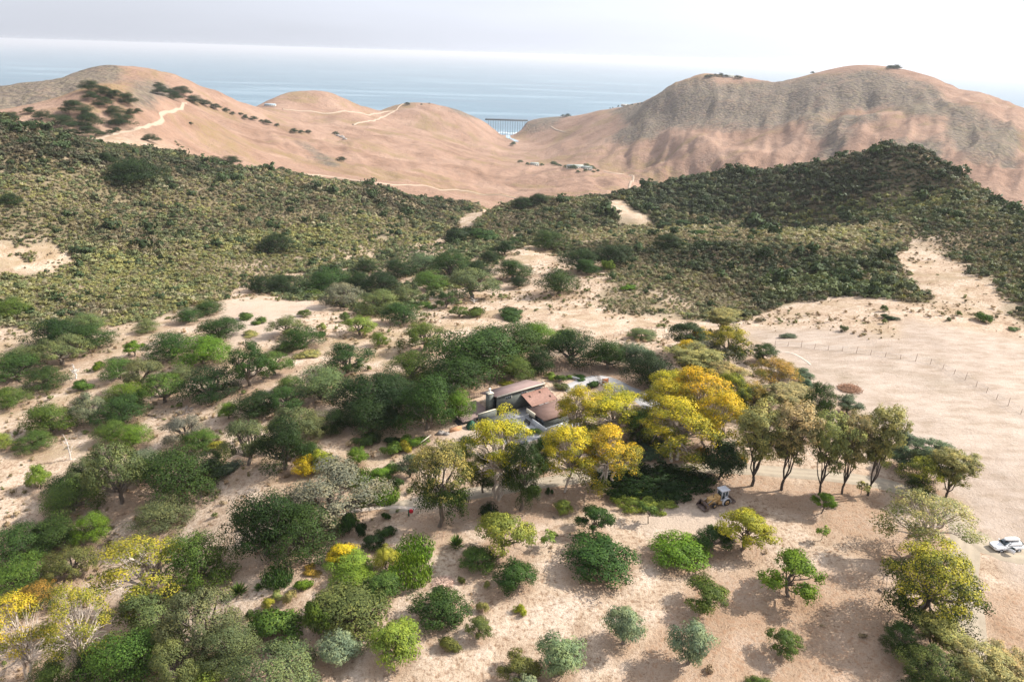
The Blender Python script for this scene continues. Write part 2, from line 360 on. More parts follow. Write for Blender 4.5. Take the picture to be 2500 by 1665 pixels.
SCRUB = [
 # left hillside
 [(-200,262,460),(-200,262,640),(60,290,640),(200,345,590),(330,350,570),(380,395,560),(600,412,560),(760,425,570),(900,455,600),(1060,480,640),(1150,500,660),(1190,505,640),
  (1120,545),(1060,590),(980,620),(860,650),(760,665),(640,690),(560,700),(540,740),(430,760),(330,790),(200,800),(60,800),(-200,780)],
 # knoll in the middle
 [(1080,600),(1150,545),(1210,510),(1260,497,520),(1330,500,520),(1440,512,600),(1500,540),(1600,560),(1500,600),(1420,650),(1380,640),(1330,600),(1250,610),(1180,640),(1120,640)],
 # dark bench and ridge at the right
 [(1420,600),(1500,560),(1600,548),(1420,520,560),(1440,503,640),(1620,468,600),(1800,432,560),(2000,410,540),(2250,386,520),(2360,448,500),(2430,515,470),(2520,610,420),(2700,700,420),(2700,800),(2500,790),
  (2440,760),(2420,700),(2330,640),(2290,600),(2230,590),(2190,620),(2210,690),(2300,745),(2200,735),(2050,720),(1950,735),(1860,765),(1790,785),(1700,785),(1600,775),(1500,765),(1450,720),(1500,690)],
]
SCRUB_FAR = [
 [(-60,230,1370),(0,223,1365),(110,208,1365),(180,180,1370),(240,160,1380),(300,160,1330),(310,190,1200),(250,205,1150),(200,225,1050),(90,262,950),(-60,285,950)],
 [(330,200),(420,205),(400,250),(380,290),(300,300),(330,240)],
 [(1480,270),(1560,250),(1640,210),(1720,205),(1780,212),(1830,205),(1880,202),(1960,192),(2050,180),(2160,185),(2260,215),(2300,250),(2280,300),(2200,300),(2140,270),(2060,280),(1990,300),(1900,310),(1850,330),(1780,330),(1700,320),(1640,320),(1600,300),(1540,300)],
 [(1470,345),(1520,310),(1620,305),(1610,335),(1540,350)],
 [(1980,290),(2120,280),(2130,300),(2040,330),(1960,320)],[(2050,320),(2090,330),(2050,380),(2010,380)],[(2300,250),(2430,290),(2500,330),(2500,420),(2420,400),(2350,380),(2300,330)],
 [(2140,350),(2300,350),(2290,400),(2200,400)],
 [(1300,303),(1345,290,2440),(1375,286,2380),(1350,310),(1300,328),(1250,330),(1270,300)],
 [(1115,260,2180),(1170,290,2340),(1190,300),(1150,300),(1120,280)],
 [(720,345),(740,350),(810,400),(790,405),(740,370)],
]
FIELD = [
 [(1800,805),(2000,800),(2300,850),(2700,950),(2700,1500),(2460,1420),(2350,1230),(2300,1180),(2200,1080),(2050,960),(1930,880)],
 [(2200,780),(2600,850),(2600,1200),(2450,1100),(2200,870)],
]
BARE = [
 [(545,740),(600,728),(700,735),(830,752),(760,765),(700,800),(640,830),(560,840),(530,800)],
 [(1375,545),(1440,532),(1560,530),(1540,545),(1420,560)],
 [(1180,1000),(1290,990),(1380,1080),(1300,1100),(1120,1080),(1070,1060)],
 [(1900,860),(2000,900),(2150,960),(2250,1080),(2220,1100),(2080,990),(1950,920)],
 [(1650,1230),(1800,1240),(1900,1320),(1700,1300),(1550,1290),(1560,1250)],
]
LITTER = [
 [(1080,1200),(1250,1170),(1450,1150),(1480,1230),(1300,1290),(1120,1290)],
 [(1600,1080),(1720,1070),(1900,1180),(1750,1240),(1620,1150)],
 [(1850,1200),(2150,1150),(2200,1350),(2000,1300)],
 [(1700,1400),(2150,1380),(2220,1680),(1500,1680)],
 [(2390,1450),(2560,1420),(2560,1600),(2430,1600)],
 [(1000,1080),(1100,1000),(1200,950),(1150,930),(900,1020)],
 [(1440,900),(1620,900),(1600,980),(1480,950)],
 [(1100,920),(1280,920),(1250,960),(1120,960)],
]
scrub_f = field_of(SCRUB, 12); scrubfar_f = field_of(SCRUB_FAR, 10, 0.03)
field_f = field_of(FIELD, 10); bare_f = field_of(BARE, 8); litter_f = field_of(LITTER, 10)
far_f = smooth(560, 700, RR)*(1-0.0*RR)
HOLES = [[(-60,600),(60,585),(130,595),(195,630),(185,650),(110,668),(-60,672)], [(1300,618),(1500,640),(1440,700),(1320,650)]]
CREEK = [[(590,690),(760,665),(880,640),(1000,600),(1120,590),(1215,600),(1230,640),(1140,690),(1060,725),(1030,760),(900,775),(800,745),(700,735)]]
hole_f = field_of(HOLES, 8); creek_f = field_of(CREEK, 10)
HOLES2 = [[(1130,575),(1250,560),(1330,590),(1300,625),(1180,640),(1110,625)], [(2150,610),(2240,553),(2330,560),(2400,640),(2480,700),(2520,770),(2300,745),(2220,690)], [(1420,655),(1560,690),(1720,745),(1640,780),(1450,765)],
 [(560,640),(700,620),(860,600),(960,560),(1000,570),(900,640),(740,670),(600,680)], [(60,690),(250,700),(420,730),(400,770),(200,790),(60,780)], [(1340,575),(1450,560),(1560,560),(1480,590),(1360,605)]]
hole2_f = field_of(HOLES2, 14)
scrub_f = scrub_f*(1-0.85*hole_f)*(1-0.42*hole2_f)
weed_f = np.clip(smooth(85, 130, RR)*smooth(0.10, -0.10, TT)+smooth(175, 200, RR)*0.8, 0, 1)
scrub_all = np.maximum(scrub_f, scrubfar_f)*1.0

def mesh_from(name, verts, faces, mat=None, smooth_sh=False):
    me = bpy.data.meshes.new(name)
    verts = np.asarray(verts, np.float32); me.vertices.add(len(verts)); me.vertices.foreach_set('co', verts.ravel())
    if isinstance(faces, np.ndarray):
        nf, k = faces.shape; me.loops.add(nf*k); me.loops.foreach_set('vertex_index', faces.astype(np.int32).ravel())
        me.polygons.add(nf); me.polygons.foreach_set('loop_start', np.arange(0, nf*k, k, dtype=np.int32)); me.polygons.foreach_set('loop_total', np.full(nf, k, np.int32))
    else:
        li = [i for f in faces for i in f]; st = np.cumsum([0]+[len(f) for f in faces[:-1]]) if faces else []
        me.loops.add(len(li)); me.loops.foreach_set('vertex_index', np.array(li, np.int32))
        me.polygons.add(len(faces)); me.polygons.foreach_set('loop_start', np.array(st, np.int32)); me.polygons.foreach_set('loop_total', np.array([len(f) for f in faces], np.int32))
    me.update(calc_edges=True); me.validate()
    if mat: me.materials.append(mat)
    if smooth_sh: me.polygons.foreach_set('use_smooth', np.ones(len(me.polygons), bool))
    return me
def link(name, me, parent=None, **props):
    o = bpy.data.objects.new(name, me); col.objects.link(o)
    if parent is not None: o.parent = parent
    for k, v in props.items(): o[k] = v
    return o
def fattr(me, name, arr):
    a = me.attributes.new(name, 'FLOAT', 'POINT'); a.data.foreach_set('value', np.asarray(arr, np.float32).ravel())

NTT = len(th_g)
V = np.stack([X.ravel(), Y.ravel(), Z.ravel()], 1)
ii, jj = np.meshgrid(np.arange(NTT-1), np.arange(NR-1), indexing='ij')
a_ = (ii*NR+jj).ravel()
Fq = np.stack([a_, a_+1, a_+NR+1, a_+NR], 1)
g_me = mesh_from('ground', V, Fq, ground_material(), True)
for nm, ar in (('scrub', scrub_all), ('field', field_f), ('far', far_f), ('litter', litter_f), ('bare', bare_f), ('weed', weed_f)): fattr(g_me, nm, ar)
g_ob = link('ground', g_me, kind='structure')

# ---- ocean
def ocean_material():
    m, nt, N, L = new_mat('sea_water')
    geo = N.new('ShaderNodeNewGeometry'); mpn = N.new('ShaderNodeMapping'); mpn.inputs['Scale'].default_value = (0.00045, 0.0022, 1); mpn.inputs['Rotation'].default_value = (0, 0, 0.05)
    L.new(geo.outputs['Position'], mpn.inputs['Vector'])
    f = noise_n(nt, mpn.outputs[0], 1.3, 7, 0.62, 0.3)
    r = ramp(nt, [(0.36, (0.045, 0.115, 0.165)), (0.5, (0.065, 0.145, 0.195)), (0.62, (0.15, 0.235, 0.29))]); L.new(f, r.inputs[0])
    mp2 = N.new('ShaderNodeMapping'); mp2.inputs['Scale'].default_value = (0.02, 0.05, 1); L.new(geo.outputs['Position'], mp2.inputs['Vector'])
    f2 = noise_n(nt, mp2.outputs[0], 1.0, 4, 0.6)
    nrm = bump(nt, f2, 0.5, 3.0)
    rr = maprange(nt, f, 0.35, 0.65, 0.30, 0.42)
    finish(nt, r.outputs[0], rr, nrm, 0.35)
    return m
rs_ = np.concatenate([[1200], np.exp(np.linspace(math.log(1500), math.log(90000), 60))]); ts_ = np.linspace(0, 2*math.pi, 193)
V = np.array([(r*math.sin(t), r*math.cos(t), 0) for t in ts_[:-1] for r in rs_]); nr_ = len(rs_)
Fc = np.array([(i*nr_+j, i*nr_+j+1, ((i+1) % 192)*nr_+j+1, ((i+1) % 192)*nr_+j) for i in range(192) for j in range(nr_-1)])
link('sea', mesh_from('sea', V, Fc, ocean_material(), True), kind='structure')
# surf at the beach below the bridge is added with the bridge
# ---------------------------------------------------------------- plants: leaf masses and branching wood
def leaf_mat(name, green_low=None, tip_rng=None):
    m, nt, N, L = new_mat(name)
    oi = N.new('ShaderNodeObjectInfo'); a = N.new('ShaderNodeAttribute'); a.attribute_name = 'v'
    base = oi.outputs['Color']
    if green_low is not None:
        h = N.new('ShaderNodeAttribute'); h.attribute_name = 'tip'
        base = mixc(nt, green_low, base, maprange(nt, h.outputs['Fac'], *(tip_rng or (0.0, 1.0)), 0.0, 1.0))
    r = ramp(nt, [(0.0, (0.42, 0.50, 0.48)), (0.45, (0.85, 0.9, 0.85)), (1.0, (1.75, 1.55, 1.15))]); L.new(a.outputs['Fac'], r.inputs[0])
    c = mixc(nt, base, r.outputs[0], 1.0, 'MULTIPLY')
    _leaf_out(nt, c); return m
def _leaf_out(nt, c):
    N, L = nt.nodes, nt.links
    p = N.new('ShaderNodeBsdfPrincipled'); L.new(c, p.inputs['Base Color']); p.inputs['Roughness'].default_value = 0.55; p.inputs['Specular IOR Level'].default_value = 0.12
    t = N.new('ShaderNodeBsdfTranslucent'); L.new(mixc(nt, c, (1.25, 1.2, 0.55), 1.0, 'MULTIPLY'), t.inputs['Color'])
    mx = N.new('ShaderNodeMixShader'); mx.inputs[0].default_value = 0.15; L.new(p.outputs[0], mx.inputs[1]); L.new(t.outputs[0], mx.inputs[2])
    o = N.new('ShaderNodeOutputMaterial'); L.new(mx.outputs[0], o.inputs['Surface'])
LEAF = leaf_mat('foliage')
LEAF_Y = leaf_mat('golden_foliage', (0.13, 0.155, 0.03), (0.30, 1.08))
LEAF_D = leaf_mat('billowing_foliage', (0.040, 0.066, 0.016), (0.60, 1.0))  # top-lit look put into the colour: dark low leaves, yellow crown tops
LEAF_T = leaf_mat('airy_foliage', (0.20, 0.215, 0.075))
m, nt, N, L = new_mat('scrub_foliage')
ai = N.new('ShaderNodeAttribute'); ai.attribute_type = 'INSTANCER'; ai.attribute_name = 'tint'
av = N.new('ShaderNodeAttribute'); av.attribute_name = 'v'
r = ramp(nt, [(0.0, (0.80, 0.82, 0.80)), (0.5, (0.98, 0.98, 0.96)), (1.0, (1.2, 1.18, 1.12))]); L.new(av.outputs['Fac'], r.inputs[0])
_leaf_out(nt, mixc(nt, ai.outputs['Color'], r.outputs[0], 1.0, 'MULTIPLY')); SCRUBM = m
def bark_mat(name, c1, c2):
    m, nt, N, L = new_mat(name)
    tcn = N.new('ShaderNodeTexCoord'); mpn = N.new('ShaderNodeMapping'); mpn.inputs['Scale'].default_value = (1, 1, 0.25); L.new(tcn.outputs['Object'], mpn.inputs['Vector'])
    f = noise_n(nt, mpn.outputs[0], 14.0, 5, 0.65); r = ramp(nt, [(0.35, c1), (0.62, c2)]); L.new(f, r.inputs[0])
    finish(nt, r.outputs[0], 0.85, bump(nt, f, 0.6, 0.03), 0.15); return m
BARK = bark_mat('grey_bark', (0.09, 0.07, 0.055), (0.21, 0.175, 0.14))
BARKW = bark_mat('pale_bark', (0.33, 0.25, 0.19), (0.62, 0.54, 0.46))
BARKD = bark_mat('dark_bark', (0.035, 0.028, 0.024), (0.10, 0.08, 0.065))
BARKB = bark_mat('bleached_wood', (0.45, 0.41, 0.37), (0.72, 0.69, 0.65))

def unit(v):
    return v/np.maximum(np.linalg.norm(v, axis=-1, keepdims=True), 1e-9)
def cards(cen, nrm, size, aspect=1.0, up=None, upw=0.0, g=None):
    """one small leaf spray (a bent diamond) per centre"""
    n = len(cen); t = g.normal(size=(n, 3))
    if up is not None: t = t*(1-upw)+np.asarray(up)*upw*1.6
    t = t-nrm*(t*nrm).sum(1, keepdims=True); t = unit(t); b = np.cross(nrm, t)
    s = size*(0.6+0.8*g.random((n, 1)))
    a = cen+t*s*aspect; c = cen-t*s*aspect; k = (g.random((n, 1))-.5)*0.5
    d = cen+b*s*(0.75+k*.6)+nrm*s*0.22; e = cen-b*s*(0.75-k*.6)+nrm*s*0.22
    V = np.stack([a, d, c, e], 1).reshape(-1, 3)
    return V
def lobes_to_cards(lobes, ncards, size, g, sub=9, subr=0.42, flat=0.8, aspect=1.15, up=None, upw=0.0, wild=0.75, inner=0.12, bottom=None):
    """lobes: (cx,cy,cz,r[,squash]) ; a lobe is a cluster of smaller clumps"""
    S = []
    for li, lb in enumerate(lobes):
        c = np.array(lb[:3]); r = lb[3]; sq = lb[4] if len(lb) > 4 else flat
        k = max(3, int(sub*(0.8+0.4*g.random())))
        d = unit(g.normal(size=(k, 3))); d[:, 2] = np.abs(d[:, 2])*1.0-0.28; d = unit(d)
        rr = r*(0.50+0.28*g.random((k, 1)))
        cc = c+d*rr*np.array([1, 1, sq])
        for q in range(k): S.append((*cc[q], r*subr*(0.75+0.6*g.random()), li, g.random()))
    S = np.array(S); w = S[:, 3]**2; w /= w.sum()
    idx = g.choice(len(S), size=ncards, p=w)
    d = unit(g.normal(size=(ncards, 3))); d[:, 2] = np.where(g.random(ncards) < 0.6, np.abs(d[:, 2]), d[:, 2])
    rad = S[idx, 3][:, None]*np.where(g.random((ncards, 1)) < inner, g.random((ncards, 1)), 0.82+0.3*g.random((ncards, 1)))
    pos = S[idx, :3]+d*rad*np.array([1, 1, 0.85])
    if bottom is not None: pos[:, 2] = np.where(pos[:, 2] < bottom, bottom+g.random(ncards)*0.08, pos[:, 2])
    cen = S[:, :3].mean(0); out = unit(pos-cen)
    nrm = unit(d+0.35*out+np.array([0, 0, 0.25])+wild*g.normal(size=(ncards, 3))*0.45)
    V = cards(pos, nrm, size, aspect, up, upw, g)
    v = np.clip(0.55*S[idx, 5]+0.45*g.random(ncards), 0, 1)
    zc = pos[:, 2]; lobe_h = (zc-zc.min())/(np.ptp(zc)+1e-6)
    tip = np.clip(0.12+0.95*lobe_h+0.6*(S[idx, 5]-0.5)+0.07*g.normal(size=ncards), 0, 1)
    global LAST_N
    LAST_N = unit(0.55*d+0.75*out+0.35*nrm)
    return V, v, tip
def tube(pts, rad, sides=6):
    pts = np.array(pts, float); n = len(pts); rad = np.array(rad, float)
    tg = unit(np.gradient(pts, axis=0)); ref = np.array([0.3, 1, 0.1]); a = unit(np.cross(tg, ref)); b = np.cross(tg, a)
    an = np.linspace(0, 2*math.pi, sides, endpoint=False)
    V = (pts[:, None]+rad[:, None, None]*(np.cos(an)[None, :, None]*a[:, None]+np.sin(an)[None, :, None]*b[:, None])).reshape(-1, 3)
    F = [(i*sides+k, i*sides+(k+1) % sides, (i+1)*sides+(k+1) % sides, (i+1)*sides+k) for i in range(n-1) for k in range(sides)]
    return V, np.array(F)
def limb(p0, p1, r0, r1, g, n=6, wob=0.06, sag=0.0):
    p0 = np.array(p0, float); p1 = np.array(p1, float); t = np.linspace(0, 1, n)[:, None]; L_ = np.linalg.norm(p1-p0)
    w = g.normal(size=(n, 3))*wob*L_; w[0] = 0; w[-1] = 0
    mid = np.sin(t*math.pi)*np.array([0, 0, 1])*sag*L_
    return tube(p0+(p1-p0)*t+w*np.sin(t*math.pi)+mid, r0+(r1-r0)*t[:, 0])
def join(parts):
    V = []; F = []; o = 0
    for v, f in parts: V.append(v); F.append(f+o); o += len(v)
    return np.concatenate(V), np.concatenate(F)
LAST_N = None
def leaves_mesh(name, V, v, tip, mat):
    global LAST_N
    n = len(V)//4; Fq = np.arange(n*4).reshape(n, 4)
    me = mesh_from(name, V, Fq, mat)
    fattr(me, 'v', np.repeat(v, 4)); fattr(me, 'tip', np.repeat(tip, 4))
    if LAST_N is not None and len(LAST_N) == n:
        me.polygons.foreach_set('use_smooth', np.ones(n, bool)); me.normals_split_custom_set_from_vertices(np.repeat(LAST_N, 4, 0).tolist())
    LAST_N = None
    return me
PROTO = {}
def proto(kind, idx, V, v, tip, wood, leafm, barkm, crown_name='crown'):
    """normalise: crown width 1, base at 0; remember its height"""
    hgt = V[:, 2].max(); w = (np.ptp(np.percentile(V[:, 0], [3, 97]))+np.ptp(np.percentile(V[:, 1], [3, 97])))/2
    V = V/w; cm = leaves_mesh(crown_name, V, v, tip, leafm); tm = None
    if wood: wv, wf = join(wood); tm = mesh_from('trunk', wv/w, wf, barkm, True)
    PROTO.setdefault(kind, []).append((cm, tm, hgt/w))

def mk_oak(seed, openness=0.0, n=17000):
    g = np.random.default_rng(seed); lobes = []; wood = []; full = openness < .3
    k = 10 if full else 8; th0 = g.random()*6
    for i in range(k):
        a = th0+i*2*math.pi/k+g.normal()*0.25; R = 0.29+0.10*g.random(); z = (0.22 if full else 0.30)+0.20*g.random()
        lobes.append((R*math.cos(a), R*math.sin(a), z, (0.19+0.08*g.random())*(1-0.25*openness), 0.95))
    for i in range(6 if full else 4):
        a = g.random()*6.28; R = 0.10+0.14*g.random(); lobes.append((R*math.cos(a), R*math.sin(a), 0.52+0.14*g.random(), (0.20+0.06*g.random())*(1-0.2*openness), 0.95))
    if full: lobes.append((0, 0, 0.36, 0.28, 1.0))
    V, v, tip = lobes_to_cards(lobes, n, 0.0086+0.0008*openness, g, sub=14, subr=0.38, inner=0.12)
    lean = g.normal(size=2)*0.05; top = np.array([lean[0], lean[1], 0.15])
    wood.append(limb((0, 0, -0.05), top, 0.042, 0.034, g, 5, 0.05))
    for lb in lobes:
        c = np.array(lb[:3]); m_ = top+(c-top)*0.55+g.normal(size=3)*0.03
        wood.append(limb(top, m_, 0.024, 0.016, g, 4, 0.08)); wood.append(limb(m_, c, 0.016, 0.006, g, 4, 0.1))
        for q in range(3 if openness > .3 else 1): wood.append(limb(m_, c+unit(g.normal(size=3))*lb[3]*0.8, 0.008, 0.002, g, 4, 0.1))
    return V, v, tip, wood
for s in (1, 2, 3, 4): proto('oak', s, *mk_oak(s, 0.0), LEAF, BARK)
for s in (11, 12, 13): proto('openoak', s, *mk_oak(s, 0.8, 12000), LEAF, BARK)
def mk_round(seed, n=10000, h=0.82):
    g = np.random.default_rng(seed); lobes = []
    for i in range(9):
        a = i*0.698+g.normal()*0.2; R = 0.24+0.05*g.random(); lobes.append((R*math.cos(a), R*math.sin(a), h*(0.26+0.30*g.random()), 0.21+0.05*g.random()))
    for i in range(4):
        a = g.random()*6.28; lobes.append((0.12*math.cos(a), 0.12*math.sin(a), h*(0.66+0.1*g.random()), 0.19+0.05*g.random()))
    V, v, tip = lobes_to_cards(lobes, n, 0.0118, g, sub=15, subr=0.36, flat=0.95, inner=0.1, bottom=0.02, aspect=1.3)
    wood = [limb((0, 0, -0.05), (0.02, 0, 0.4), 0.03, 0.012, g)]
    return V, v, tip, wood
for s in (21, 22, 23): proto('round', s, *mk_round(s), LEAF, BARKD)
def mk_orch(seed, n=9000):
    g = np.random.default_rng(seed); lobes = []
    for i in range(8):
        a = i*0.785+g.normal()*0.3; R = 0.27+0.08*g.random(); lobes.append((R*math.cos(a), R*math.sin(a), 0.42+0.14*g.random(), 0.15+0.06*g.random()))
    for i in range(4):
        a = g.random()*6.28; R = .12*g.random()+.04; lobes.append((R*math.cos(a), R*math.sin(a), 0.60+0.1*g.random(), 0.17+0.05*g.random()))
    V, v, tip = lobes_to_cards(lobes, n, 0.0112, g, sub=12, subr=0.38, inner=0.15, aspect=1.35)
    top = np.array([g.normal()*0.03, g.normal()*0.03, 0.24])
    wood = [limb((g.normal()*0.03, 0, -0.05), top, 0.032, 0.024, g, 5, 0.06)]
    for lb in lobes:
        wood.append(limb(top, lb[:3], 0.015, 0.004, g, 5, 0.09))
        for q in range(2): wood.append(limb(top+(np.array(lb[:3])-top)*.5, np.array(lb[:3])+unit(g.normal(size=3))*lb[3], 0.006, 0.002, g, 4, 0.08))
    return V, v, tip, wood
for s in (31, 32, 33): proto('orchard', s, *mk_orch(s), LEAF, BARK)
def mk_olive(seed, n=7500):
    g = np.random.default_rng(seed); lobes = []
    for i in range(7):
        a = i*0.9+g.normal()*0.2; R = 0.20+0.08*g.random(); lobes.append((R*math.cos(a), R*math.sin(a), 0.34+0.26*g.random(), 0.17+0.05*g.random(), 1.3))
    lobes += [(0, 0, 0.62, 0.2, 1.3), (0.08, 0.03, 0.8, 0.16, 1.4), (-0.1, 0.02, 0.72, 0.14, 1.4), (0, 0, 0.3, 0.2, 1.0)]
    V, v, tip = lobes_to_cards(lobes, n, 0.0098, g, sub=11, subr=0.45, aspect=2.6, up=(0, 0, 1), upw=0.62, wild=0.9, inner=0.2)
    top = np.array([0.0, 0.0, 0.12]); wood = [limb((0, 0, -0.05), top, 0.045, 0.035, g)]
    for lb in lobes: wood.append(limb(top, lb[:3], 0.014, 0.003, g, 5, 0.06))
    return V, v, tip, wood
for s in (41, 42, 43): proto('olive', s, *mk_olive(s), LEAF, BARK)
def mk_eucy(seed, n=19000, nl=48, trunks=3):
    """golden-topped gum: pompons at the ends of pale forking stems"""
    g = np.random.default_rng(seed); lobes = []; wood = []
    for i in range(nl):
        a = i*2.399+g.normal()*0.3; f = (i+0.5)/nl; R = 0.385*math.sqrt(f)*(0.9+0.2*g.random()); z = 1.06-0.50*f**1.3+g.normal()*0.06
        if i % 4 == 3: z -= 0.30*(0.5+g.random())
        lobes.append((R*math.cos(a), R*math.sin(a), z, 0.080+0.050*g.random(), 0.74))
    V, v, tip = lobes_to_cards(lobes, n, 0.0074, g, sub=9, subr=0.5, inner=0.1, aspect=1.2, bottom=None)
    for t in range(trunks):
        b = np.array([g.normal()*0.03, g.normal()*0.03, -0.05]); tp = b+np.array([g.normal()*0.07, g.normal()*0.07, 0.42+0.1*g.random()])
        wood.append(limb(b, tp, 0.021, 0.015, g, 6, 0.03))
        for i, lb in enumerate(lobes):
            if i % trunks != t: continue
            c = np.array(lb[:3]); m_ = tp+(c-tp)*0.5+np.array([0, 0, 0.04])
            wood.append(limb(tp, m_, 0.012, 0.008, g, 4, 0.05)); wood.append(limb(m_, c, 0.007, 0.002, g, 4, 0.06))
            for q in range(2): wood.append(limb(m_, c+unit(g.normal(size=3))*lb[3], 0.004, 0.0012, g, 4, 0.06))
    return V, v, tip, wood
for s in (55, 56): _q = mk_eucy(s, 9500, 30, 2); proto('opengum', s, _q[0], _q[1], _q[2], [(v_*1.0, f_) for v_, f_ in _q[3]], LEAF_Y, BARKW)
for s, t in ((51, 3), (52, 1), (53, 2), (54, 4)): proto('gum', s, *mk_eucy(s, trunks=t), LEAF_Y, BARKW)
def mk_euct(seed, n=17000):
    """slender airy gum: a tall see-through cloud of hanging leaves over forking stems"""
    g = np.random.default_rng(seed); lobes = []; wood = []
    top = np.array([0, 0, 0.17]); wood.append(limb((0, 0, -0.05), top, 0.024, 0.019, g, 5, 0.03)); m = 8
    for i in range(m):
        a = i*2.399+g.normal()*0.3; R = 0.06+0.24*math.sqrt((i+.5)/m); e = np.array([R*math.cos(a), R*math.sin(a), 1.22-1.15*R*R/0.36*0.62+0.12*g.random()])
        wood.append(limb(top, e, 0.0105, 0.0025, g, 7, 0.03)); lobes.append((*e, 0.10, 1.0))
        for q in range(11):
            f = 0.30+0.70*g.random()**0.8; p_ = top+(e-top)*f; d = unit(g.normal(size=3)); d[2] = abs(d[2])*.35
            c = p_+d*(0.06+0.12*g.random()); wood.append(limb(p_, c, 0.003, 0.001, g, 4, 0.05)); lobes.append((*c, 0.055+0.05*g.random(), 1.1))
    V, v, tip = lobes_to_cards(lobes, n, 0.0078, g, sub=6, subr=0.6, inner=0.45, aspect=2.0, up=(0, 0, -1), upw=0.45, wild=1.0)
    return V, v, tip, wood
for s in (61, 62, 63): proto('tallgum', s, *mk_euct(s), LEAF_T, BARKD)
def mk_dense(seed, n=24000):
    """heavy-crowned gum, crown in big billows"""
    g = np.random.default_rng(seed); lobes = []
    for i in range(20):
        a = i*2.399; f = (i+.5)/20; R = 0.37*math.sqrt(f)*(0.85+.3*g.random()); z = 0.84-0.34*f+g.normal()*0.04
        lobes.append((R*math.cos(a), R*math.sin(a), z, 0.12+0.05*g.random(), 0.85))
    for i in range(12):
        a = g.random()*6.28; R = 0.16+0.2*g.random(); lobes.append((R*math.cos(a), R*math.sin(a), 0.20+0.30*g.random(), 0.12+0.06*g.random(), .95))
    V, v, tip = lobes_to_cards(lobes, n, 0.0075, g, sub=12, subr=0.40, inner=0.08)
    wood = [limb((0, 0, -0.05), (0, 0.02, 0.35), 0.035, 0.025, g)]
    for lb in lobes: wood.append(limb((0, 0.02, 0.33), lb[:3], 0.012, 0.003, g, 5, 0.06))
    return V, v, tip, wood
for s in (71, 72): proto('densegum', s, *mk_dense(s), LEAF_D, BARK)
def mk_bush(seed, n=4200, h=0.42):
    g = np.random.default_rng(seed); lobes = []
    for i in range(8):
        a = g.random()*6.28; R = 0.32*math.sqrt(g.random()); lobes.append((R*math.cos(a), R*math.sin(a), h*(0.25+0.3*g.random()), 0.16+0.07*g.random(), 0.8))
    V, v, tip = lobes_to_cards(lobes, n, 0.0165, g, sub=11, subr=0.42, inner=0.15, bottom=0.0)
    return V, v, tip, [limb((0, 0, -0.04), (0.1, 0, 0.2), 0.012, 0.004, g), limb((0, 0, -0.04), (-0.12, 0.05, 0.2), 0.012, 0.004, g)]
for s in (81, 82, 83): proto('bush', s, *mk_bush(s), LEAF, BARKD)
def mk_blades(seed, n=2600):
    """upright leafy canes"""
    g = np.random.default_rng(seed); R = 0.45*np.sqrt(g.random(n)); a = g.random(n)*6.28
    ht = (0.32+0.38*g.random(n))*(1.1-R); z = ht*(0.25+0.75*g.random(n)); lean = R*0.5*z
    pos = np.stack([(R+lean)*np.cos(a), (R+lean)*np.sin(a), z], 1)
    nrm = unit(np.stack([np.cos(a)+g.normal(size=n)*.8, np.sin(a)+g.normal(size=n)*.8, 0.35+g.normal(size=n)*.3], 1))
    V = cards(pos, nrm, 0.0145, 3.2, (0, 0, 1), 0.85, g); return V, g.random(n), z/z.max(), [limb((0, 0, -0.04), (0, 0, 0.3), 0.01, 0.004, g)]
for s in (91, 92): proto('canes', s, *mk_blades(s), LEAF, BARKD)
def mk_sap(seed, n=420):
    g = np.random.default_rng(seed); lobes = [(g.normal()*.15, g.normal()*.15, 0.62+0.25*g.random(), 0.2) for _ in range(6)]
    V, v, tip = lobes_to_cards(lobes, n, 0.035, g, sub=6, subr=0.5, inner=0.3, aspect=1.5)
    wood = [limb((0, 0, -0.05), (0.02, 0, 0.55), 0.022, 0.014, g)]+[limb((0.02, 0, 0.45), lb[:3], 0.010, 0.003, g) for lb in lobes]
    return V, v, tip, wood
for s in (101, 102): proto('sapling', s, *mk_sap(s), LEAF, BARK)
def mk_rosette(seed, n=90):
    """spiky clump of long stiff leaves"""
    g = np.random.default_rng(seed); V = []
    for i in range(n):
        a = g.random()*6.28; el = 0.25+1.2*g.random(); L_ = 0.42+0.15*g.random(); d = np.array([math.cos(a)*math.cos(el), math.sin(a)*math.cos(el), math.sin(el)])
        s_ = np.cross(d, [0, 0, 1.]); s_ = s_/np.linalg.norm(s_)*0.035; V += [d*0.05, d*L_*0.5+s_, d*L_, d*L_*0.5-s_]
    return np.array(V), g.random(n), g.random(n), [limb((0, 0, -0.04), (0, 0, 0.12), 0.05, 0.02, g)]
for s in (111, 112): proto('spiky', s, *mk_rosette(s), LEAF, BARK)
def mk_mound(seed, n=15000):
    """wide low spreading shrub mass"""
    g = np.random.default_rng(seed); lobes = []
    for i in range(46):
        a = i*2.399; R = 0.46*math.sqrt((i+.5)/46); lobes.append((R*math.cos(a), R*math.sin(a), 0.075*(1-R*R*2.5)+0.035*g.random(), 0.075+0.03*g.random(), 0.7))
    V, v, tip = lobes_to_cards(lobes, n, 0.0082, g, sub=8, subr=0.45, inner=0.08, bottom=0.0, aspect=1.6)
    return V, v, tip, None
for s in (121, 122): proto('mound', s, *mk_mound(s), LEAF, BARKD)
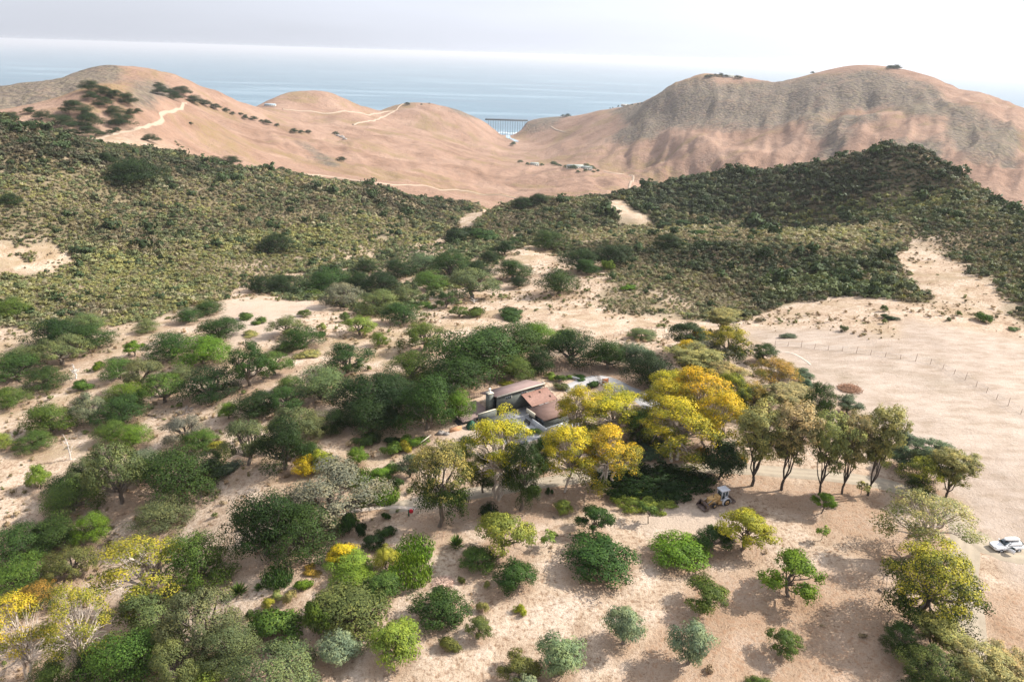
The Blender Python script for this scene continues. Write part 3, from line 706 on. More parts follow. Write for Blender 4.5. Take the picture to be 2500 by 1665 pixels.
def mk_dead(seed):
    g = np.random.default_rng(seed); wood = [limb((0, 0, -0.05), (0.05, 0, 0.5), 0.06, 0.045, g, 6, .05), limb((0.05, 0, .5), (-0.05, .05, 1.0), 0.045, 0.02, g, 6, .06)]
    for i in range(9):
        z = 0.3+0.65*g.random(); a = g.random()*6.28; b = np.array([0.03, 0, z]); e = b+np.array([math.cos(a)*.45, math.sin(a)*.35, .15+.25*g.random()])*(0.5+.6*g.random())
        wood.append(limb(b, e, 0.022, 0.006, g, 5, .1)); wood.append(limb((b+e)/2, (b+e)/2+unit(g.normal(size=3))*.18, 0.009, 0.003, g, 4, .1))
    v_, f_ = join(wood); return mesh_from('dead_wood', v_, f_, BARKB, True)
DEAD = [mk_dead(131), mk_dead(132)]

# ---- placing a plant from its outline in the photograph
SKIRT = dict(oak=0.30, openoak=0.12, round=0.42, orchard=0.05, olive=0.10, gum=0.0, opengum=0.0, tallgum=0.0, densegum=0.06, bush=0.42, canes=0.35, sapling=0.0, spiky=0.3, mound=0.5)
NAMES = dict(oak='oak_tree', openoak='oak_tree', round='fruit_tree', orchard='orchard_tree', olive='olive_tree', gum='eucalyptus_tree', opengum='eucalyptus_tree', tallgum='eucalyptus_tree', densegum='eucalyptus_tree',
             bush='shrub', canes='shrub', sapling='sapling', spiky='succulent_plant', mound='spreading_shrub')
CATS = dict(oak='tree', openoak='tree', round='tree', orchard='tree', olive='tree', gum='tree', opengum='tree', tallgum='tree', densegum='tree', bush='shrub', canes='shrub', sapling='sapling', spiky='succulent', mound='shrub')
COLS = dict(dk=(0.022, 0.043, 0.012), dg=(0.038, 0.074, 0.017), g=(0.078, 0.125, 0.024), bg=(0.105, 0.175, 0.020), lg=(0.185, 0.235, 0.042), pg=(0.125, 0.15, 0.062), gy=(0.17, 0.165, 0.115),
            ol=(0.19, 0.24, 0.135), yg=(0.30, 0.275, 0.036), y=(0.46, 0.36, 0.028), yy=(0.53, 0.375, 0.022), og=(0.31, 0.20, 0.040), br=(0.34, 0.285, 0.13), bl=(0.10, 0.135, 0.082), od=(0.12, 0.13, 0.040), tg=(0.27, 0.26, 0.095))
prng = random.Random(5)
USED = {}; SPOTS = []
CSHAPE = dict(oak=(.56, .44), openoak=(.6, .4), round=(.5, .5), orchard=(.62, .38), olive=(.55, .45), gum=(.70, .30), opengum=(.70, .30), tallgum=(.60, .40), densegum=(.55, .45), bush=(.45, .55), canes=(.5, .5), sapling=(.65, .35), spiky=(.5, .5))
def solve_place(x0, y0, x1, y1, skirt, rmin=0, shape=(.5, .5)):
    """stand the plant so that its crown fills the outline it has in the photograph, by real projection"""
    cx = (x0+x1)/2; W = x1-x0; by = y1-W*skirt*0.5; bx = cx; Hm = None
    for it in range(4):
        x, y, z = hit(bx, by, rmin); d = project(x, y, z)[2]; dep = math.hypot(x, y); sn = (HC-z)/math.hypot(dep, HC-z); cs = math.sqrt(1-sn*sn)
        dc = project(x, y, z+shape[0]*(Hm or 0))[2]; Wm = W*dc/F_PX
        lo, hi = 0.15*Wm, 3.2*Wm
        for k in range(22):
            h_ = (lo+hi)/2; px_, py_, dd = project(x, y, z+shape[0]*h_); top = py_-math.hypot(shape[1]*h_*cs, 0.46*Wm*sn)*F_PX/dd
            if top > y0: lo = h_
            else: hi = h_
        Hm = (lo+hi)/2; px_, _, _ = project(x, y, z+shape[0]*Hm); bx -= (px_-cx)
    return x, y, z, Wm/math.sqrt(1+((cx-CX)/F_PX)**2), Hm
def plant(kind, box, colr, label, group=None, rmin=0, tone=None, sh=None):
    x, y, z, Wm, Hm = solve_place(*box, SKIRT[kind], rmin, CSHAPE.get(kind, (.5, .5)))
    k = USED.get(kind, 0); USED[kind] = k+1
    cm, tm, h0 = PROTO[kind][k % len(PROTO[kind])]
    e = bpy.data.objects.new(NAMES[kind], None); col.objects.link(e); e.empty_display_size = 1
    e.location = (x, y, z-0.05); e.rotation_euler = (0, 0, prng.random()*6.28)
    sz = Hm/h0; Wm *= (0.86 if kind == 'densegum' else 1.13 if kind in ('oak', 'openoak') else 1.07 if kind in ('gum', 'opengum', 'tallgum') else 1.0); sz = min(max(sz, Wm*(0.66/h0 if kind in ('oak', 'openoak') else 0.4)), Wm*3.0)
    e.scale = (Wm*(0.95+0.1*prng.random()), Wm*(0.95+0.1*prng.random()), sz)
    if kind == 'mound':
        x, y, z = hit((box[0]+box[2])/2, (box[1]+box[3])/2+3, rmin); e.location = (x, y, z-.05); sn_ = (HC-z)/math.hypot(math.hypot(x, y), HC-z); mpp = project(x, y, z)[2]/F_PX
        Wm = (box[2]-box[0])*mpp; dm = (box[3]-box[1])*mpp/sn_*0.82; e.rotation_euler = (0, 0, 0.08); e.scale = (Wm, dm, (2.4 if colr == 'dk' else 1.5)/h0)
    e['label'] = label; e['category'] = CATS[kind]
    if group: e['group'] = group
    if kind not in ('canes', 'spiky', 'sapling', 'mound'): SPOTS.append((x, y, Wm))
    c = COLS[colr]; j = [1+prng.uniform(-.1, .1) for _ in range(3)]
    o = link('crown', cm, e); o.color = (c[0]*j[0], c[1]*j[1], c[2]*j[2], 1)
    if tm is not None: link('trunk', tm, e)
    return e
# ---------------------------------------------------------------- dirt roads and tracks
def dirt(name, c, rough=0.95):
    m, nt, N, L = new_mat(name); geo = N.new('ShaderNodeNewGeometry'); f = noise_n(nt, geo.outputs['Position'], 0.9, 6, 0.7); f2 = noise_n(nt, geo.outputs['Position'], 0.12, 4, 0.6)
    r = ramp(nt, [(0.3, tuple(x*0.78 for x in c)), (0.55, c), (0.8, tuple(min(1, x*1.12) for x in c))]); L.new(f, r.inputs[0])
    a = N.new('ShaderNodeAttribute'); a.attribute_name = 'edge'
    cc = mixc(nt, r.outputs[0], tuple(x*0.72 for x in c), maprange(nt, f2, 0.35, 0.65, 0.0, 0.5))
    cc = mixc(nt, cc, tuple(min(1, x*1.08) for x in c), a.outputs['Fac'])
    finish(nt, cc, rough, bump(nt, f, 0.5, 0.08), 0.05); return m
ROAD_PALE = dirt('pale_dirt', (0.56, 0.47, 0.39)); ROAD_GREY = dirt('grey_dirt', (0.37, 0.31, 0.235)); ROAD_FAR = dirt('hill_dirt', (0.37, 0.285, 0.215)); CONC_DRIVE = dirt('drive_concrete', (0.40, 0.385, 0.375))
def spline(P, step):
    P = np.array(P, float); out = []
    for i in range(len(P)-1):
        p0, p1, p2, p3 = P[max(i-1, 0)], P[i], P[i+1], P[min(i+2, len(P)-1)]; k = max(2, int(np.linalg.norm(p2-p1)/step))
        t = (np.arange(k)/k)[:, None]
        out.append(0.5*((2*p1)+(-p0+p2)*t+(2*p0-5*p1+4*p2-p3)*t*t+(-p0+3*p1-3*p2+p3)*t**3))
    return np.concatenate(out+[P[-1:]])
def ribbon(name, pix, width, mat, step, lift, rmin=0):
    P = [hit(*(q[:2]), rmin)[:2] if len(q) == 2 else _azr(*q) for q in pix]; S = spline(P, step); tg = unit(np.gradient(S, axis=0)); nb = np.stack([-tg[:, 1], tg[:, 0]], 1)
    W = width*(1+0.16*fbm(S[:, 0]/(width*2.2), S[:, 1]/(width*2.2), 3, 97))
    rows = []; ed = []
    for k, o in enumerate(np.linspace(-.5, .5, 7)):
        q = S+nb*(o*W)[:, None]; z = ground(q[:, 0], q[:, 1])+lift*(1-0.9*(abs(o) > .45)); rows.append(np.stack([q[:, 0], q[:, 1], z], 1)); ed.append(np.full(len(S), 1.0 if k in (2, 4) else 0.0))
    V = np.stack(rows, 1).reshape(-1, 3); n = len(S)
    F_ = np.array([(i*7+k, i*7+k+1, (i+1)*7+k+1, (i+1)*7+k) for i in range(n-1) for k in range(6)])[:, ::-1]
    me = mesh_from(name, V, F_, mat, True); fattr(me, 'edge', np.stack(ed, 1).ravel()); return link(name, me, kind='structure')
ribbon('hill_track', [(212,346),(250,337),(300,323),(350,312),(383,302),(397,292),(392,281),(405,274),(430,268),(446,258),(453,251)], 3.2, ROAD_FAR, 4, 0.35, 400)
ribbon('valley_track', [(695,424),(750,427),(800,432),(900,446),(976,453),(1091,465),(1167,474),(1244,482),(1350,490)], 3.6, ROAD_FAR, 6, 0.8, 650)
ribbon('upper_track', [(690,268),(760,273),(820,276),(880,277),(930,277),(962,272),(972,263),(984,255)], 4.5, ROAD_FAR, 8, 1.6, 1300)
ribbon('upper_track', [(962,274),(930,288),(895,298),(862,306)], 4.5, ROAD_FAR, 8, 1.6, 1300)
ribbon('farm_track', [(1473,419),(1511,425),(1538,429),(1546,438),(1538,452),(1535,466),(1545,478)], 3.8, ROAD_FAR, 5, 1.0, 800)
ribbon('bluff_track', [(1345,310),(1358,318),(1382,323)], 4.5, ROAD_FAR, 8, 1.5, 1500)
ribbon('dirt_road', [(2400,1720),(2375,1580),(2362,1480),(2350,1400),(2356,1335),(2340,1270),(2290,1222),(2219,1200),(2155,1181),(2053,1166),(1951,1156),(1832,1146),(1720,1144),(1600,1146),(1480,1156),(1400,1168),(1300,1182),(1150,1205),(1050,1222),(950,1240)], 3.6, ROAD_GREY, 1.2, 0.09)
ribbon('dirt_road', [(2352,1300),(2385,1318),(2440,1345),(2520,1350),(2620,1345)], 5.0, ROAD_GREY, 1.2, 0.12)
ribbon('footpath', [(835,1258),(870,1247),(920,1240),(970,1239),(1015,1243)], 1.1, ROAD_PALE, 0.6, 0.16)
ribbon('driveway', [(1380,955),(1440,930),(1478,928),(1525,950),(1562,968),(1600,1000)], 4.5, CONC_DRIVE, 1.0, 0.15)
ribbon('field_track', [(1880,858),(1930,862),(1965,880),(1980,892)], 0.6, ROAD_PALE, 1.0, 0.1)

# ---------------------------------------------------------------- small building kit
def box_vf(x0, y0, z0, x1, y1, z1, bev=0.0):
    V = [(x, y, z) for z in (z0, z1) for x, y in ((x0, y0), (x1, y0), (x1, y1), (x0, y1))]
    F_ = [(3, 2, 1, 0), (4, 5, 6, 7), (0, 1, 5, 4), (1, 2, 6, 5), (2, 3, 7, 6), (3, 0, 4, 7)]
    return np.array(V, float), np.array(F_)
def prism_vf(prof, y0, y1, axis='y'):
    """outline in x,z pushed along y"""
    n = len(prof); V = [(x, y0, z) for x, z in prof]+[(x, y1, z) for x, z in prof]
    F_ = [tuple(range(n))[::-1] if False else tuple(range(n)), tuple(range(2*n-1, n-1, -1))]+[((i+1) % n, i, n+i, n+(i+1) % n) for i in range(n)]
    return np.array(V, float), F_
def obj_vf(name, V, F_, mat, parent=None, sm=False, **kw):
    return link(name, mesh_from(name, V, F_, mat, sm), parent, **kw)
def obox(name, b, mat, parent=None, bev=0.0, **kw):
    o = obj_vf(name, *box_vf(*b), mat, parent, **kw)
    if bev: md = o.modifiers.new('bevel', 'BEVEL'); md.width = bev; md.segments = 2
    return o
def thing(name, label, cat, loc, rz=0.0, group=None):
    e = bpy.data.objects.new(name, None); col.objects.link(e); e.location = loc; e.rotation_euler = (0, 0, rz); e['label'] = label; e['category'] = cat
    if group: e['group'] = group
    return e
def cyl(p0, p1, r, sides=12, cap=True, r1=None):
    V, F_ = tube([p0, p1], [r, r if r1 is None else r1], sides); F_ = [tuple(f) for f in F_]
    if cap: F_ += [tuple(range(sides))[::-1], tuple(range(sides, 2*sides))]
    return V, F_
def joinp(parts):
    V = []; F_ = []; o = 0
    for v, f in parts:
        V.append(np.asarray(v, float)); F_ += [tuple(int(i)+o for i in q) for q in f]; o += len(v)
    return np.concatenate(V), F_
def block_mat(name, c, c2, sx, sz, ox=0):
    m, nt, N, L = new_mat(name); t = N.new('ShaderNodeTexCoord'); s = N.new('ShaderNodeSeparateXYZ'); L.new(t.outputs['Object'], s.inputs[0])
    cb = N.new('ShaderNodeCombineXYZ'); L.new(mathn(nt, 'ADD', s.outputs['X'], s.outputs['Y']), cb.inputs['X']); L.new(s.outputs['Z'], cb.inputs['Y'])
    b = N.new('ShaderNodeTexBrick'); L.new(cb.outputs[0], b.inputs['Vector']); b.inputs['Scale'].default_value = 1.0; b.inputs['Brick Width'].default_value = sx; b.inputs['Row Height'].default_value = sz; b.inputs['Mortar Size'].default_value = 0.018
    b.inputs['Color1'].default_value = (*c, 1); b.inputs['Color2'].default_value = (*c2, 1); b.inputs['Mortar'].default_value = (*[x*0.62 for x in c], 1)
    f = noise_n(nt, t.outputs['Object'], 1.2, 5, 0.6); r = ramp(nt, [(0.3, (0.82, 0.82, 0.82)), (0.7, (1.12, 1.12, 1.12))]); L.new(f, r.inputs[0])
    finish(nt, mixc(nt, b.outputs['Color'], r.outputs[0], 1.0, 'MULTIPLY'), 0.9, bump(nt, b.outputs['Fac'], -0.4, 0.01), 0.1); return m
M_BLOCK = block_mat('painted_block_wall', (0.125, 0.135, 0.12), (0.15, 0.155, 0.14), 0.4, 0.2)
M_ROOF = simple_mat('mauve_membrane_roof', (0.235, 0.165, 0.15), 0.85, 0.16, 0.8)
M_ROOF2 = simple_mat('brown_membrane_roof', (0.20, 0.125, 0.10), 0.85, 0.2, 0.8)
M_RUST = simple_mat('rusted_metal_sheet', (0.30, 0.165, 0.125), 0.6, 0.28, 2.5, 0.4, bmp=0.01)
M_TRIM = simple_mat('pale_trim', (0.52, 0.48, 0.41), 0.6, 0.1)
M_CREAM = simple_mat('cream_cap', (0.62, 0.56, 0.44), 0.7, 0.12)
M_WHITE = simple_mat('white_paint', (0.78, 0.77, 0.74), 0.45, 0.06)
M_CONC = simple_mat('smooth_concrete', (0.36, 0.36, 0.365), 0.8, 0.15, 0.8, bmp=0.01)
M_WWALL = simple_mat('white_plaster', (0.44, 0.45, 0.46), 0.8, 0.1, 1.5)
M_DECK = simple_mat('weathered_deck', (0.26, 0.185, 0.165), 0.85, 0.2, 3.0, stretch=(0.4, 6, 1))
M_DARK = simple_mat('dark_timber', (0.035, 0.034, 0.034), 0.7, 0.3)
M_BLACK = simple_mat('black_rubber', (0.02, 0.02, 0.021), 0.75, 0.25, 6)
M_STEEL = simple_mat('galvanised_steel', (0.45, 0.45, 0.45), 0.4, 0.15, 3, 0.5, 0.6)
M_POST = simple_mat('fence_timber', (0.17, 0.115, 0.085), 0.85, 0.3, 4)
def glass_mat(name, c=(0.03, 0.045, 0.055), rough=0.06):
    m, nt, N, L = new_mat(name); finish(nt, c, rough, None, 0.9); return m
M_GLASS = glass_mat('window_glass')

# ---- the house
H = thing('house', 'dark grey-green block house with a mauve slanted roof, surrounded by oaks and golden gums', 'house', (HX, HY, HZ), math.radians(35.7))
LW = 12.0; WD = 6.3; ZT, ZB = 4.35, 2.55
def hz(v): return ZT+(ZB-ZT)*v/WD
# main wing: walls follow the slanted roof
def wall_quad(name, p, th, zt, zb=-0.6, mat=None):
    """vertical wall slab between two plan points, thickness inwards, top heights at both ends"""
    (xa, ya), (xb, yb) = p; d = np.array([xb-xa, yb-ya]); d = d/np.linalg.norm(d); nrm = np.array([-d[1], d[0]])*th
    V = np.array([(xa, ya, zb), (xb, yb, zb), (xb+nrm[0], yb+nrm[1], zb), (xa+nrm[0], ya+nrm[1], zb), (xa, ya, zt[0]), (xb, yb, zt[1]), (xb+nrm[0], yb+nrm[1], zt[1]), (xa+nrm[0], ya+nrm[1], zt[0])])
    return obj_vf(name, V, np.array([(3, 2, 1, 0), (4, 5, 6, 7), (0, 1, 5, 4), (1, 2, 6, 5), (2, 3, 7, 6), (3, 0, 4, 7)]), mat or M_BLOCK, H)
fw = wall_quad('wall', ((0, 0), (LW, 0)), 0.25, (ZT-.02, ZT-.02))
wall_quad('wall', ((LW, 0.003), (LW, WD-.3)), 0.25, (ZT-.04, hz(WD-.3)-.04))
wall_quad('wall', ((LW-.26, WD-.3), (1.6, WD-.3)), 0.25, (hz(WD-.3)-.05, hz(WD-.3)-.05))
wall_quad('wall', ((1.3, WD-.6), (1.3, 0.26)), 0.22, (hz(WD-.6)-.05, ZT-.06), mat=M_DARK)
o = obox('glass_door', (1.02, 2.2, 0.15, 1.07, 5.0, 2.3), M_GLASS, H)
rv = np.array([(-0.25, -0.3, hz(-.3)), (LW+.35, -0.3, hz(-.3)), (LW+.35, WD, hz(WD)), (-0.25, WD, hz(WD))]); rv2 = rv+np.array([0, 0, 0.2])
obj_vf('roof', np.concatenate([rv, rv2]), np.array([(3, 2, 1, 0), (4, 5, 6, 7), (0, 1, 5, 4), (1, 2, 6, 5), (2, 3, 7, 6), (3, 0, 4, 7)]), M_ROOF, H)
fs = obox('fascia', (-0.28, -0.36, hz(-.3)-.06, LW+.38, -0.302, hz(-.3)+.24), M_TRIM, H)
obox('fascia', (LW+.352, -0.30, hz(3)+0.02, LW+.40, 0.6, hz(-.3)+.22), M_TRIM, H)
for u0, w in ((2.1, 1.7), (6.2, 1.6), (9.9, 1.8)):
    w_ = obox('window', (u0, -0.035, 3.15, u0+w, 0.0-0.003, 3.85), M_TRIM, H); n_ = 3
    for k in range(n_):
        a = u0+0.07+k*(w-.14)/n_; obox('pane', (a+.02, -0.05, 3.22, a+(w-.14)/n_-.03, -0.037, 3.78), M_GLASS, w_)
for nm, b, mt in (('chimney', (-1.55, 0.9, -.6, -0.35, 2.0, 4.95), M_BLOCK),): ch = obox(nm, b, mt, H)
obox('chimney_cap', (-1.62, 0.83, 4.952, -0.28, 2.07, 5.06), M_CREAM, ch)
obj_vf('flue', *joinp([cyl((-0.95, 1.45, 5.06), (-.95, 1.45, 5.75), 0.17), cyl((-.95, 1.45, 5.76), (-.95, 1.45, 6.0), 0.26)]), M_WHITE, ch)
# lower patio wall in line with the long wall
pw = wall_quad('patio_wall', ((-4.6, -0.01), (-0.003, -0.01)), 0.24, (1.45, 1.55)); obox('cap', (-4.66, -0.05, 1.56, -0.3, 0.27, 1.63), M_CREAM, pw)
# corrugated lean-to roof: ribs running down the slope
us = np.linspace(6.2, 13.1, 24*4+1); zz_ = 0.055*np.cos((us-6.2)/(13.1-6.2)*24*2*math.pi); V = []
for u, w in zip(us, zz_):
    V += [(u, 0.25*0-0.02, 3.35+w), (u, -4.05, 2.15+w)]
n = len(us); V = np.array(V); Vb = V-np.array([0, 0, 0.05]); F_ = [(2*i, 2*i+1, 2*i+3, 2*i+2) for i in range(n-1)]+[(2*n+2*i+2, 2*n+2*i+3, 2*n+2*i+1, 2*n+2*i) for i in range(n-1)]+[(2*i+1, 2*n+2*i+1, 2*n+2*i+3, 2*i+3) for i in range(n-1)]
cr_ = obj_vf('corrugated_roof', np.concatenate([V, Vb]), F_, M_RUST, H)
for u, w in ((7.6, -1.6), (10.6, -1.2), (12.0, -3.1)):
    obj_vf('roof_bracket', *joinp([box_vf(u, w, 3.35+w*0.296+.05, u+.08, w+.5, 3.35+w*0.296+.32), box_vf(u-.2, w+.42, 3.35+w*0.296+.2, u+.3, w+.5, 3.35+w*.296+.30)]), M_POST, H)
for u in (6.4, 9.6, 12.9): obox('porch_post', (u, -3.9, -.6, u+.14, -3.76, 2.22), M_DARK, H)
obox('porch_beam', (6.3, -3.95, 2.0, 13.05, -3.74, 2.0+.08), M_DARK, H)
# lower wing with the flat brown roof
wall_quad('wall', ((5.3, -9.9), (13.2, -9.9)), 0.25, (1.78, 1.78)); wall_quad('wall', ((13.2, -9.64), (13.2, -4.3)), 0.25, (1.78, 1.78)); wall_quad('wall', ((5.3, -4.35), (5.3, -6.4)), 0.25, (1.78, 1.78)); wall_quad('wall', ((12.9, -4.35), (5.58, -4.35)), 0.25, (1.78, 1.78))
obox('flat_roof', (4.95, -10.1, 1.80, 13.6, -4.12, 2.0), M_ROOF2, H)
obox('parapet', (4.75, -6.9, 1.2, 4.948, -4.0, 2.16), M_CREAM, H)
obox('sliding_door', (5.32, -9.6, 0.06, 5.40, -6.6, 1.7), M_GLASS, H)
for v_ in (-8.6, -7.6): obox('porch_post', (4.98, v_, 0.04, 5.10, v_+.12, 1.79), M_DARK, H)
obox('white_wall', (3.9, -11.9, -0.6, 4.1, -7.2, 1.35), M_WWALL, H); obox('white_wall', (4.103, -11.9, -.6, 8.5, -11.7, 1.34), M_WWALL, H)
# paving, deck, steps
pv_ = obox('patio', (-5.2, -12.5, -0.6, 13.0, -0.003, 0.06), M_CONC, H)
dk = thing('deck', 'weathered brown timber deck at the left end of the block house', 'deck', (HX, HY, HZ), math.radians(35.7))
for k in range(30):
    obox('plank', (-8.2+k*0.25, 0.35, 0.55, -8.2+k*0.25+.235, 7.4, 0.60), M_DECK, dk)
obox('deck_frame', (-8.2, 0.36, -.5, -0.72, 7.38, 0.545), M_DARK, dk)
for k in range(4): obox('step', (-8.4-0.35*k, 0.4, -.6, -8.4-0.35*k+.34, 2.6, 0.40-0.15*k), M_DARK, dk)
cv = thing('covered_grill', 'dark green cone-shaped cover beside the deck steps', 'cover', (HX+HU[0]*-7.3+HV[0]*-1.6, HY+HU[1]*-7.3+HV[1]*-1.6, HZ))
g_ = np.random.default_rng(3); pr = [(1.15, 0.0), (1.12, .35), (.95, .75), (.62, 1.2), (.3, 1.55), (.08, 1.72)]; V = []; ns_ = 20
for r_, z_ in pr:
    for k in range(ns_): a = k*2*math.pi/ns_; q = r_*(1+0.07*math.sin(a*5)); V.append((q*math.cos(a), q*math.sin(a), z_))
F_ = [(i*ns_+k, i*ns_+(k+1) % ns_, (i+1)*ns_+(k+1) % ns_, (i+1)*ns_+k) for i in range(len(pr)-1) for k in range(ns_)]+[tuple(range((len(pr)-1)*ns_, len(pr)*ns_))]
obj_vf('cover_cloth', np.array(V), F_, simple_mat('green_canvas', (0.012, 0.07, 0.035), 0.6, 0.2), cv, True)
for k in range(3):
    cpos = (HX+HU[0]*(-6.6+k*.9)+HV[0]*(-.9+0.1*k), HY+HU[1]*(-6.6+k*.9)+HV[1]*(-.9+.1*k), HZ)
    t_ = thing('garden_chair', ('dark garden chair nearest the green cover', 'dark garden chair in the middle by the patio wall', 'dark garden chair closest to the patio wall')[k], 'chair', cpos, 0.6+k*.5, 'dark chairs by the green cover')
    obox('seat', (-.25, -.25, .42, .25, .25, .47), M_DARK, t_); obox('backrest', (-.25, .22, .472, .25, .27, 1.0), M_DARK, t_)
    for sx in (-1, 1):
        for sy in (-1, 1): obox('leg', (sx*.22-.02, sy*.22-.02, 0, sx*.22+.02, sy*.22+.02, .418), M_DARK, t_)
bn = thing('bench', 'dark bench standing on the patio by the lower wing', 'bench', (HX+HU[0]*3.2+HV[0]*-6.4, HY+HU[1]*3.2+HV[1]*-6.4, HZ+.06), math.radians(35.7))
for k in range(4): obox('slat', (-.22+k*.115, -.9, .42, -.22+k*.115+.1, .9, .46), M_DARK, bn)
for s in (-1, 1): obox('leg', (-.2, s*.75-.03, 0, .2, s*.75+.03, .418), M_DARK, bn)
obox('backrest', (.24, -.9, .5, .29, .9, .85), M_DARK, bn)
for s in (-1, 1): obox('back_post', (.245, s*.75-.03, 0, .285, s*.75+.03, .498), M_DARK, bn)
# orange earth-coloured end wall left of the steps
th_ = thing('garden_wall', 'low orange-brown wall beside the pale gravel left of the house', 'wall', hit(1112, 1052), math.radians(30)); obox('wall_body', (-1.3, -.15, -.5, 1.3, .15, 0.9), simple_mat('earth_wall', (0.45, 0.25, 0.14), 0.9, 0.2), th_)
# raised bed inside the garden fence
rb = thing('raised_bed', 'curved grey raised planting bed inside the garden fence', 'planter', (0, 0, 0))
S = spline([hit(*q)[:2] for q in ((1362, 931), (1380, 926), (1400, 926), (1416, 931))], 0.5); V = []
for (x, y) in S: z = float(ground(x, y)); V += [(x, y, z-.2), (x, y, z+.65), (x, y+.25, z+.65), (x, y+.25, z-.2)]
n = len(S); F_ = [(4*i+k, 4*i+(k+1) % 4, 4*i+4+(k+1) % 4, 4*i+4+k) for i in range(n-1) for k in range(4)]+[(0, 1, 2, 3), (4*n-1, 4*n-2, 4*n-3, 4*n-4)]
obj_vf('bed_wall', np.array(V), F_, M_CONC, rb)

# ---- fences: every post is a part
def fence(name, label, pix, spacing, hgt, rad, mat, wires=(0.4, 0.8, 1.2), wr=0.02, group=None, tall=None, wmat=None):
    S = spline([hit(*q)[:2] for q in pix], 0.5); L_ = np.concatenate([[0], np.cumsum(np.linalg.norm(np.diff(S, axis=0), axis=1))]); n = int(L_[-1]/spacing)+1
    px_ = np.interp(np.linspace(0, L_[-1], n), L_, S[:, 0]); py_ = np.interp(np.linspace(0, L_[-1], n), L_, S[:, 1]); pz = ground(px_, py_)
    e = thing(name, label, 'fence', (px_[0], py_[0], float(pz[0])), 0, group); o0 = np.array([px_[0], py_[0], float(pz[0])])
    v, f = cyl((0, 0, -.2), (0, 0, 1), rad, 7, True, rad*.85); pm = mesh_from('post', v, f, mat)
    for i in range(n):
        p_ = link('post', pm, e); p_.location = np.array([px_[i], py_[i], pz[i]])-o0; hh = hgt*(1+0.12*(prng.random()-.5))*(1.45 if tall and i % tall == 2 else 1); p_.scale = (1, 1, hh); p_.rotation_euler = (prng.uniform(-.04, .04), prng.uniform(-.04, .04), 0)
    P3 = np.stack([px_, py_, pz], 1)-o0; W_ = [tube(P3+np.array([0, 0, w*hgt/1.3]), np.full(n, wr), 4) for w in wires]
    v, f = join(W_); obj_vf('wire', v, f, wmat or M_STEEL, e); return e
fence('garden_fence', 'curved timber post fence around the vegetable garden behind the house', [(1283,927),(1315,919),(1347,911),(1377,904),(1408,905),(1439,914),(1457,926),(1467,944)], 0.75, 1.75, 0.055, M_POST, (0.25, 0.7, 1.25), 0.018, wmat=M_POST)
fence('wire_fence', 'long wire fence along the edge of the mown field at the right', [(1892,843),(1930,846),(1975,850),(2050,857),(2120,866),(2170,873),(2215,880),(2262,886),(2300,900),(2330,915),(2390,948),(2450,985),(2560,1050)], 3.2, 1.3, 0.045, M_POST, (0.05, 0.5, 0.9, 1.2), 0.018, tall=4)
fence('wire_fence', 'short wire fence on the slope above the driveway oaks', [(1498,826),(1530,812),(1570,806),(1622,812)], 3.4, 1.3, 0.05, M_POST, (0.4, 0.8, 1.2), 0.014)
fence('woven_fence', 'short brown woven fence left of the deck', [(1141,976),(1158,973),(1177,967)], 0.5, 1.3, 0.07, M_POST, (0.2, 0.45, 0.7, 0.95, 1.2), 0.05, wmat=M_POST)
pn = thing('metal_sign', 'rust orange panel leaning by the garden fence at the driveway', 'panel', hit(1477, 938), math.radians(20)); obox('panel', (-.75, -.04, 0.25, .75, .04, 1.45), simple_mat('rust_panel', (0.5, 0.2, 0.09), 0.7, 0.2), pn)
for s in (-1, 1): obox('post', (s*.8-.04, -.04, -.2, s*.8+.04, .04, 1.6), M_POST, pn)
# gate rail
a, b = np.array(hit(1463, 938)), np.array(hit(1500, 955)); gr_ = thing('handrail', 'pale pinkish rail along the driveway beside the garden fence', 'rail', tuple(a))
parts = [cyl((0, 0, 1.25), tuple(b-a+np.array([0, 0, 1.25])), 0.07, 8)]; obj_vf('rail', *joinp(parts), M_CREAM, gr_)
for t in np.linspace(0, 1, 6): q = (b-a)*t; obj_vf('post', *cyl((q[0], q[1], q[2]-.2), (q[0], q[1], q[2]+1.2), 0.05, 7), M_POST, gr_)
# ---------------------------------------------------------------- vehicles
M_CAR = simple_mat('white_car_paint', (0.80, 0.80, 0.80), 0.22, 0.02, 1, 0.6)
M_TINT = glass_mat('tinted_glass', (0.02, 0.04, 0.05), 0.05)
M_CARGREY = simple_mat('grey_plastic', (0.10, 0.10, 0.105), 0.6, 0.15)
M_RIM = simple_mat('alloy', (0.55, 0.55, 0.56), 0.35, 0.05, 1, 0.5, 0.7)
M_BOXW = simple_mat('roof_box_white', (0.74, 0.73, 0.71), 0.35, 0.03)
def loft(name, secs, mat, parent, sub=1):
    """secs: list of (x, [(y,z)...]) rings, same count"""
    V = []; n = len(secs[0][1])
    for x, ring in secs: V += [(x, y, z) for y, z in ring]
    F_ = [(i*n+k, i*n+(k+1) % n, (i+1)*n+(k+1) % n, (i+1)*n+k) for i in range(len(secs)-1) for k in range(n)]+[tuple(range(n))[::-1], tuple(range((len(secs)-1)*n, len(secs)*n))]
    o = obj_vf(name, np.array(V), F_, mat, parent, True)
    if sub: md = o.modifiers.new('s', 'SUBSURF'); md.levels = sub; md.render_levels = sub
    return o
def ring(w, zb, zt, tum=0.9, sh=0.08):
    h = zt-zb; return [(-w*.9, zb), (-w, zb+h*.25), (-w*.99, zb+h*.6), (-w*tum, zt-sh*.4), (-w*tum*.6, zt), (w*tum*.6, zt), (w*tum, zt-sh*.4), (w*.99, zb+h*.6), (w, zb+h*.25), (w*.9, zb)]
fa, fb = np.array(hit(2446, 1349)), np.array(hit(2482, 1348))
